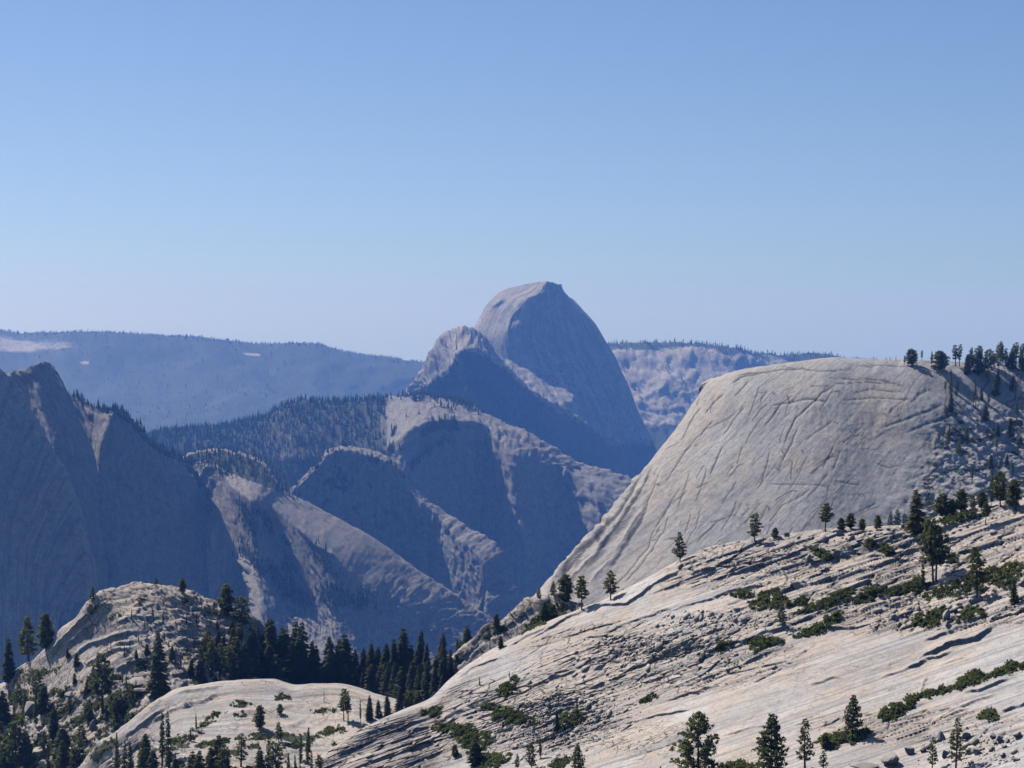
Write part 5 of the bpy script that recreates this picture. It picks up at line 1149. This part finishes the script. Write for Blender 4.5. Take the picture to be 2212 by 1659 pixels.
# ------------------------------------------------------------------ low undergrowth between the rocks
def undergrowth(name, label, key, weight, n, rad):
    l = L[key]; w = np.clip(weight, 0, None).ravel(); w = w / w.sum(); g = np.random.default_rng(n)
    P = l.G.reshape(-1, 3)[g.choice(len(w), size=n, p=w)]
    t = Tris()
    for p in P: t.tuft((p[0], p[1], p[2] + rad * .3), rad * g.uniform(.6, 1.3), 9, None, .6)
    o = bpy.data.objects.new(name, mesh_from(name, *t.done(n), M_shrub)); scene.collection.objects.link(o)
    o['kind'] = 'stuff'; o['label'] = label; o['category'] = 'undergrowth'
kn = L['knoll']; undergrowth('knoll_undergrowth', 'low scrub scattered between the rocks of the knoll', 'knoll', (kn.cov > .4) * kn.cov * (.18 + sstep(1400, 1500, kn.py)), 5200, .8)
sb = L['slab']; undergrowth('slab_undergrowth', 'low scrub in the cracks of the low slab', 'slab', (sb.cov > .35) * sb.cov, 700, .6)
dm = L['dome']; undergrowth('dome_undergrowth', 'low scrub on the right flank of the pale dome', 'dome', (dm.cov > .4) * dm.cov * (dm.px > 1940), 700, .8)

# ------------------------------------------------------------------ far woods (nobody could count them)
def wood(name, label, key, weight, n, hmin, hmax, sides=5, slim=.16, mat=None):
    l = L[key]; w = np.clip(weight, 0, None).ravel(); w = w / w.sum()
    rng = np.random.default_rng(len(name) + n)
    pick = rng.choice(len(w), size=n, p=w)
    du = l.G[0, 1] - l.G[0, 0]
    P = l.G.reshape(-1, 3)[pick] + rng.normal(0, 1, (n, 3)) * np.array([1, 1, 0]) * np.linalg.norm(l.G[l.nv // 2, 1] - l.G[l.nv // 2, 0]) * .5
    H = rng.uniform(hmin, hmax, n) * (0.6 + 0.4 * rng.random(n)); A = rng.uniform(0, 6.28, n)
    V = []; F = []
    tiers = ((.06, 1.0, .62), (.40, .72, .80), (.62, .42, 1.0))      # height of the skirt, width, tip
    for (z0, wd, z1) in tiers:
        ring = []
        for k in range(sides):
            a = A + 2 * math.pi * k / sides; r = H * slim * wd * rng.uniform(.6, 1.25, n)
            ring.append(np.stack([P[:, 0] + r * np.cos(a), P[:, 1] + r * np.sin(a), P[:, 2] + H * (z0 + rng.uniform(-.05, .05, n))], 1))
        tip = np.stack([P[:, 0], P[:, 1], P[:, 2] + H * z1], 1)
        base = sum(len(v) for v in V)
        V += ring + [tip]
        ids = np.arange(n)
        for k in range(sides):
            F.append(np.stack([base + k * n + ids, base + ((k + 1) % sides) * n + ids, base + sides * n + ids], 1))
    base = sum(len(v) for v in V); r = H * .02
    tr = [P + np.stack([r, 0 * r, -H * .03], 1), P + np.stack([-r, r, -H * .03], 1), P + np.stack([0 * r, 0 * r, H * .5], 1)]
    V += tr; ids = np.arange(n); F.append(np.stack([base + ids, base + n + ids, base + 2 * n + ids], 1))
    me = mesh_from(name, np.concatenate(V), np.concatenate(F), mat or M_wood)
    o = bpy.data.objects.new(name, me); scene.collection.objects.link(o)
    o['kind'] = 'stuff'; o['label'] = label; o['category'] = 'forest'

def edge_w(l, r0, lo, hi):
    d = l.py - np.interp(l.px, [p[0] for p in r0], [p[1] for p in r0])
    front = (np.arange(l.nv)[:, None] > 0) * np.ones_like(d)
    return np.exp(-((d - lo) / hi) ** 2) * front
C = L['central']
wood('saddle_forest', 'dark conifer forest on the wooded saddle ridge', 'central', (C.cov > .45) * (C.py < 1080) * (.2 + C.cov) * np.interp(C.px, [280, 700, 830, 1040, 1060], [1, 1, .75, .5, .06]), 8200, 15, 26, sides=4)
wood('saddle_crest_trees', 'row of conifers along the crest of the saddle ridge', 'central', np.exp(-((C.py - np.interp(C.px, [p[0] for p in [(280, 952), (340, 938), (400, 930), (500, 918), (590, 893), (640, 868), (740, 866), (830, 860), (900, 854), (960, 860), (1010, 874), (1040, 889)]], [952, 938, 930, 918, 893, 868, 866, 860, 854, 860, 874, 889])) / 8) ** 2) * (C.px < 1040), 620, 17, 27)
H_ = L['shoulder']
wood('shoulder_forest', 'shaded conifer forest below the shoulder dome', 'shoulder', ((H_.cov > .55) + .06 * (H_.py > 745)) * (H_.py < 1060), 3000, 16, 28)
K2 = L['second_knob']
wood('knob_trees', 'scattered conifers on the second knob', 'second_knob', (K2.cov > .25) * (K2.py < 1050) * np.interp(K2.px, [600, 700, 850, 900], [1, .7, .5, .05]), 260, 10, 20)
P_ = L['spur']
wood('spur_forest', 'conifers above and below the broad lit apron', 'spur', (P_.cov > .42) * (P_.py < 1400) + .5 * ell(P_.px, P_.py, 510, 1005, 70, 25), 2200, 9, 19)
CR = L['cliff_ridge']
wood('cliff_ridge_forest', 'conifers along the top of the left cliff ridge', 'cliff_ridge', edge_w(CR, [(140, 862), (165, 860), (187, 876), (215, 886), (243, 889), (277, 908), (300, 934), (333, 963), (367, 979), (400, 1000)], 2, 7) * np.interp(CR.px, [140, 160, 260, 290, 400], [.3, 1, 1, .35, .35]), 260, 12, 22)
FRR = L['far_right']
r0 = [(1230, 752), (1318, 748), (1400, 743), (1450, 741), (1540, 745), (1640, 762), (1700, 767), (1780, 768), (1830, 780), (2000, 790)]
wood('far_granite_ridge_forest', 'conifers fringing the far granite ridge', 'far_right', edge_w(FRR, r0, 3, 10) * 1.2 + (FRR.cov > .4) * .12 + .05 * (FRR.py < 930), 2600, 14, 26, sides=4)
FLL = L['far_left']
wood('far_ridge_forest', 'hazy forest on the far left ridge', 'far_left', (FLL.cov > .55) * (FLL.py < 960) * .25 + edge_w(FLL, [(-160, 700), (0, 712), (60, 717), (110, 718), (150, 713), (230, 715), (330, 723), (430, 729), (510, 740), (600, 746), (680, 744), (720, 753), (800, 769), (905, 784), (1050, 805)], 2, 5), 6500, 11, 21, sides=4, slim=.24)
GD = L['great_dome']
wood('dome_foot_forest', 'conifers at the foot of the great dome', 'great_dome', (GD.cov > .3) * (GD.py > 915) * (GD.py < 1080), 500, 16, 28, sides=4)

# ------------------------------------------------------------------ the air
HAZE_DENSITY = 5.2e-5
def haze_box():
    x, y0, y1, z0, z1 = 9100.0, -1100.0, 19100.0, -1001.0, 170.0
    v = [(sx * x, yy, zz) for zz in (z0, z1) for yy in (y0, y1) for sx in (-1, 1)]
    f = [(0, 2, 3, 1), (4, 5, 7, 6), (0, 1, 5, 4), (2, 6, 7, 3), (0, 4, 6, 2), (1, 3, 7, 5)]
    me = bpy.data.meshes.new('haze'); me.from_pydata(v, [], f)
    m, nt, out = new_mat('haze_air')
    pv = nd(nt, 'ShaderNodeVolumePrincipled')
    pv.inputs['Color'].default_value = (0.13, 0.34, 1.0, 1)
    pv.inputs['Absorption Color'].default_value = (0.80, 0.62, 1, 1)
    pv.inputs['Density'].default_value = HAZE_DENSITY
    pv.inputs['Anisotropy'].default_value = 0.2
    nt.links.new(pv.outputs[0], out.inputs['Volume'])
    me.materials.append(m)
    o = bpy.data.objects.new('haze', me); scene.collection.objects.link(o); o['kind'] = 'stuff'
    o['label'] = 'thin blue haze filling the air over the canyon'
    o['category'] = 'haze'
haze_box()
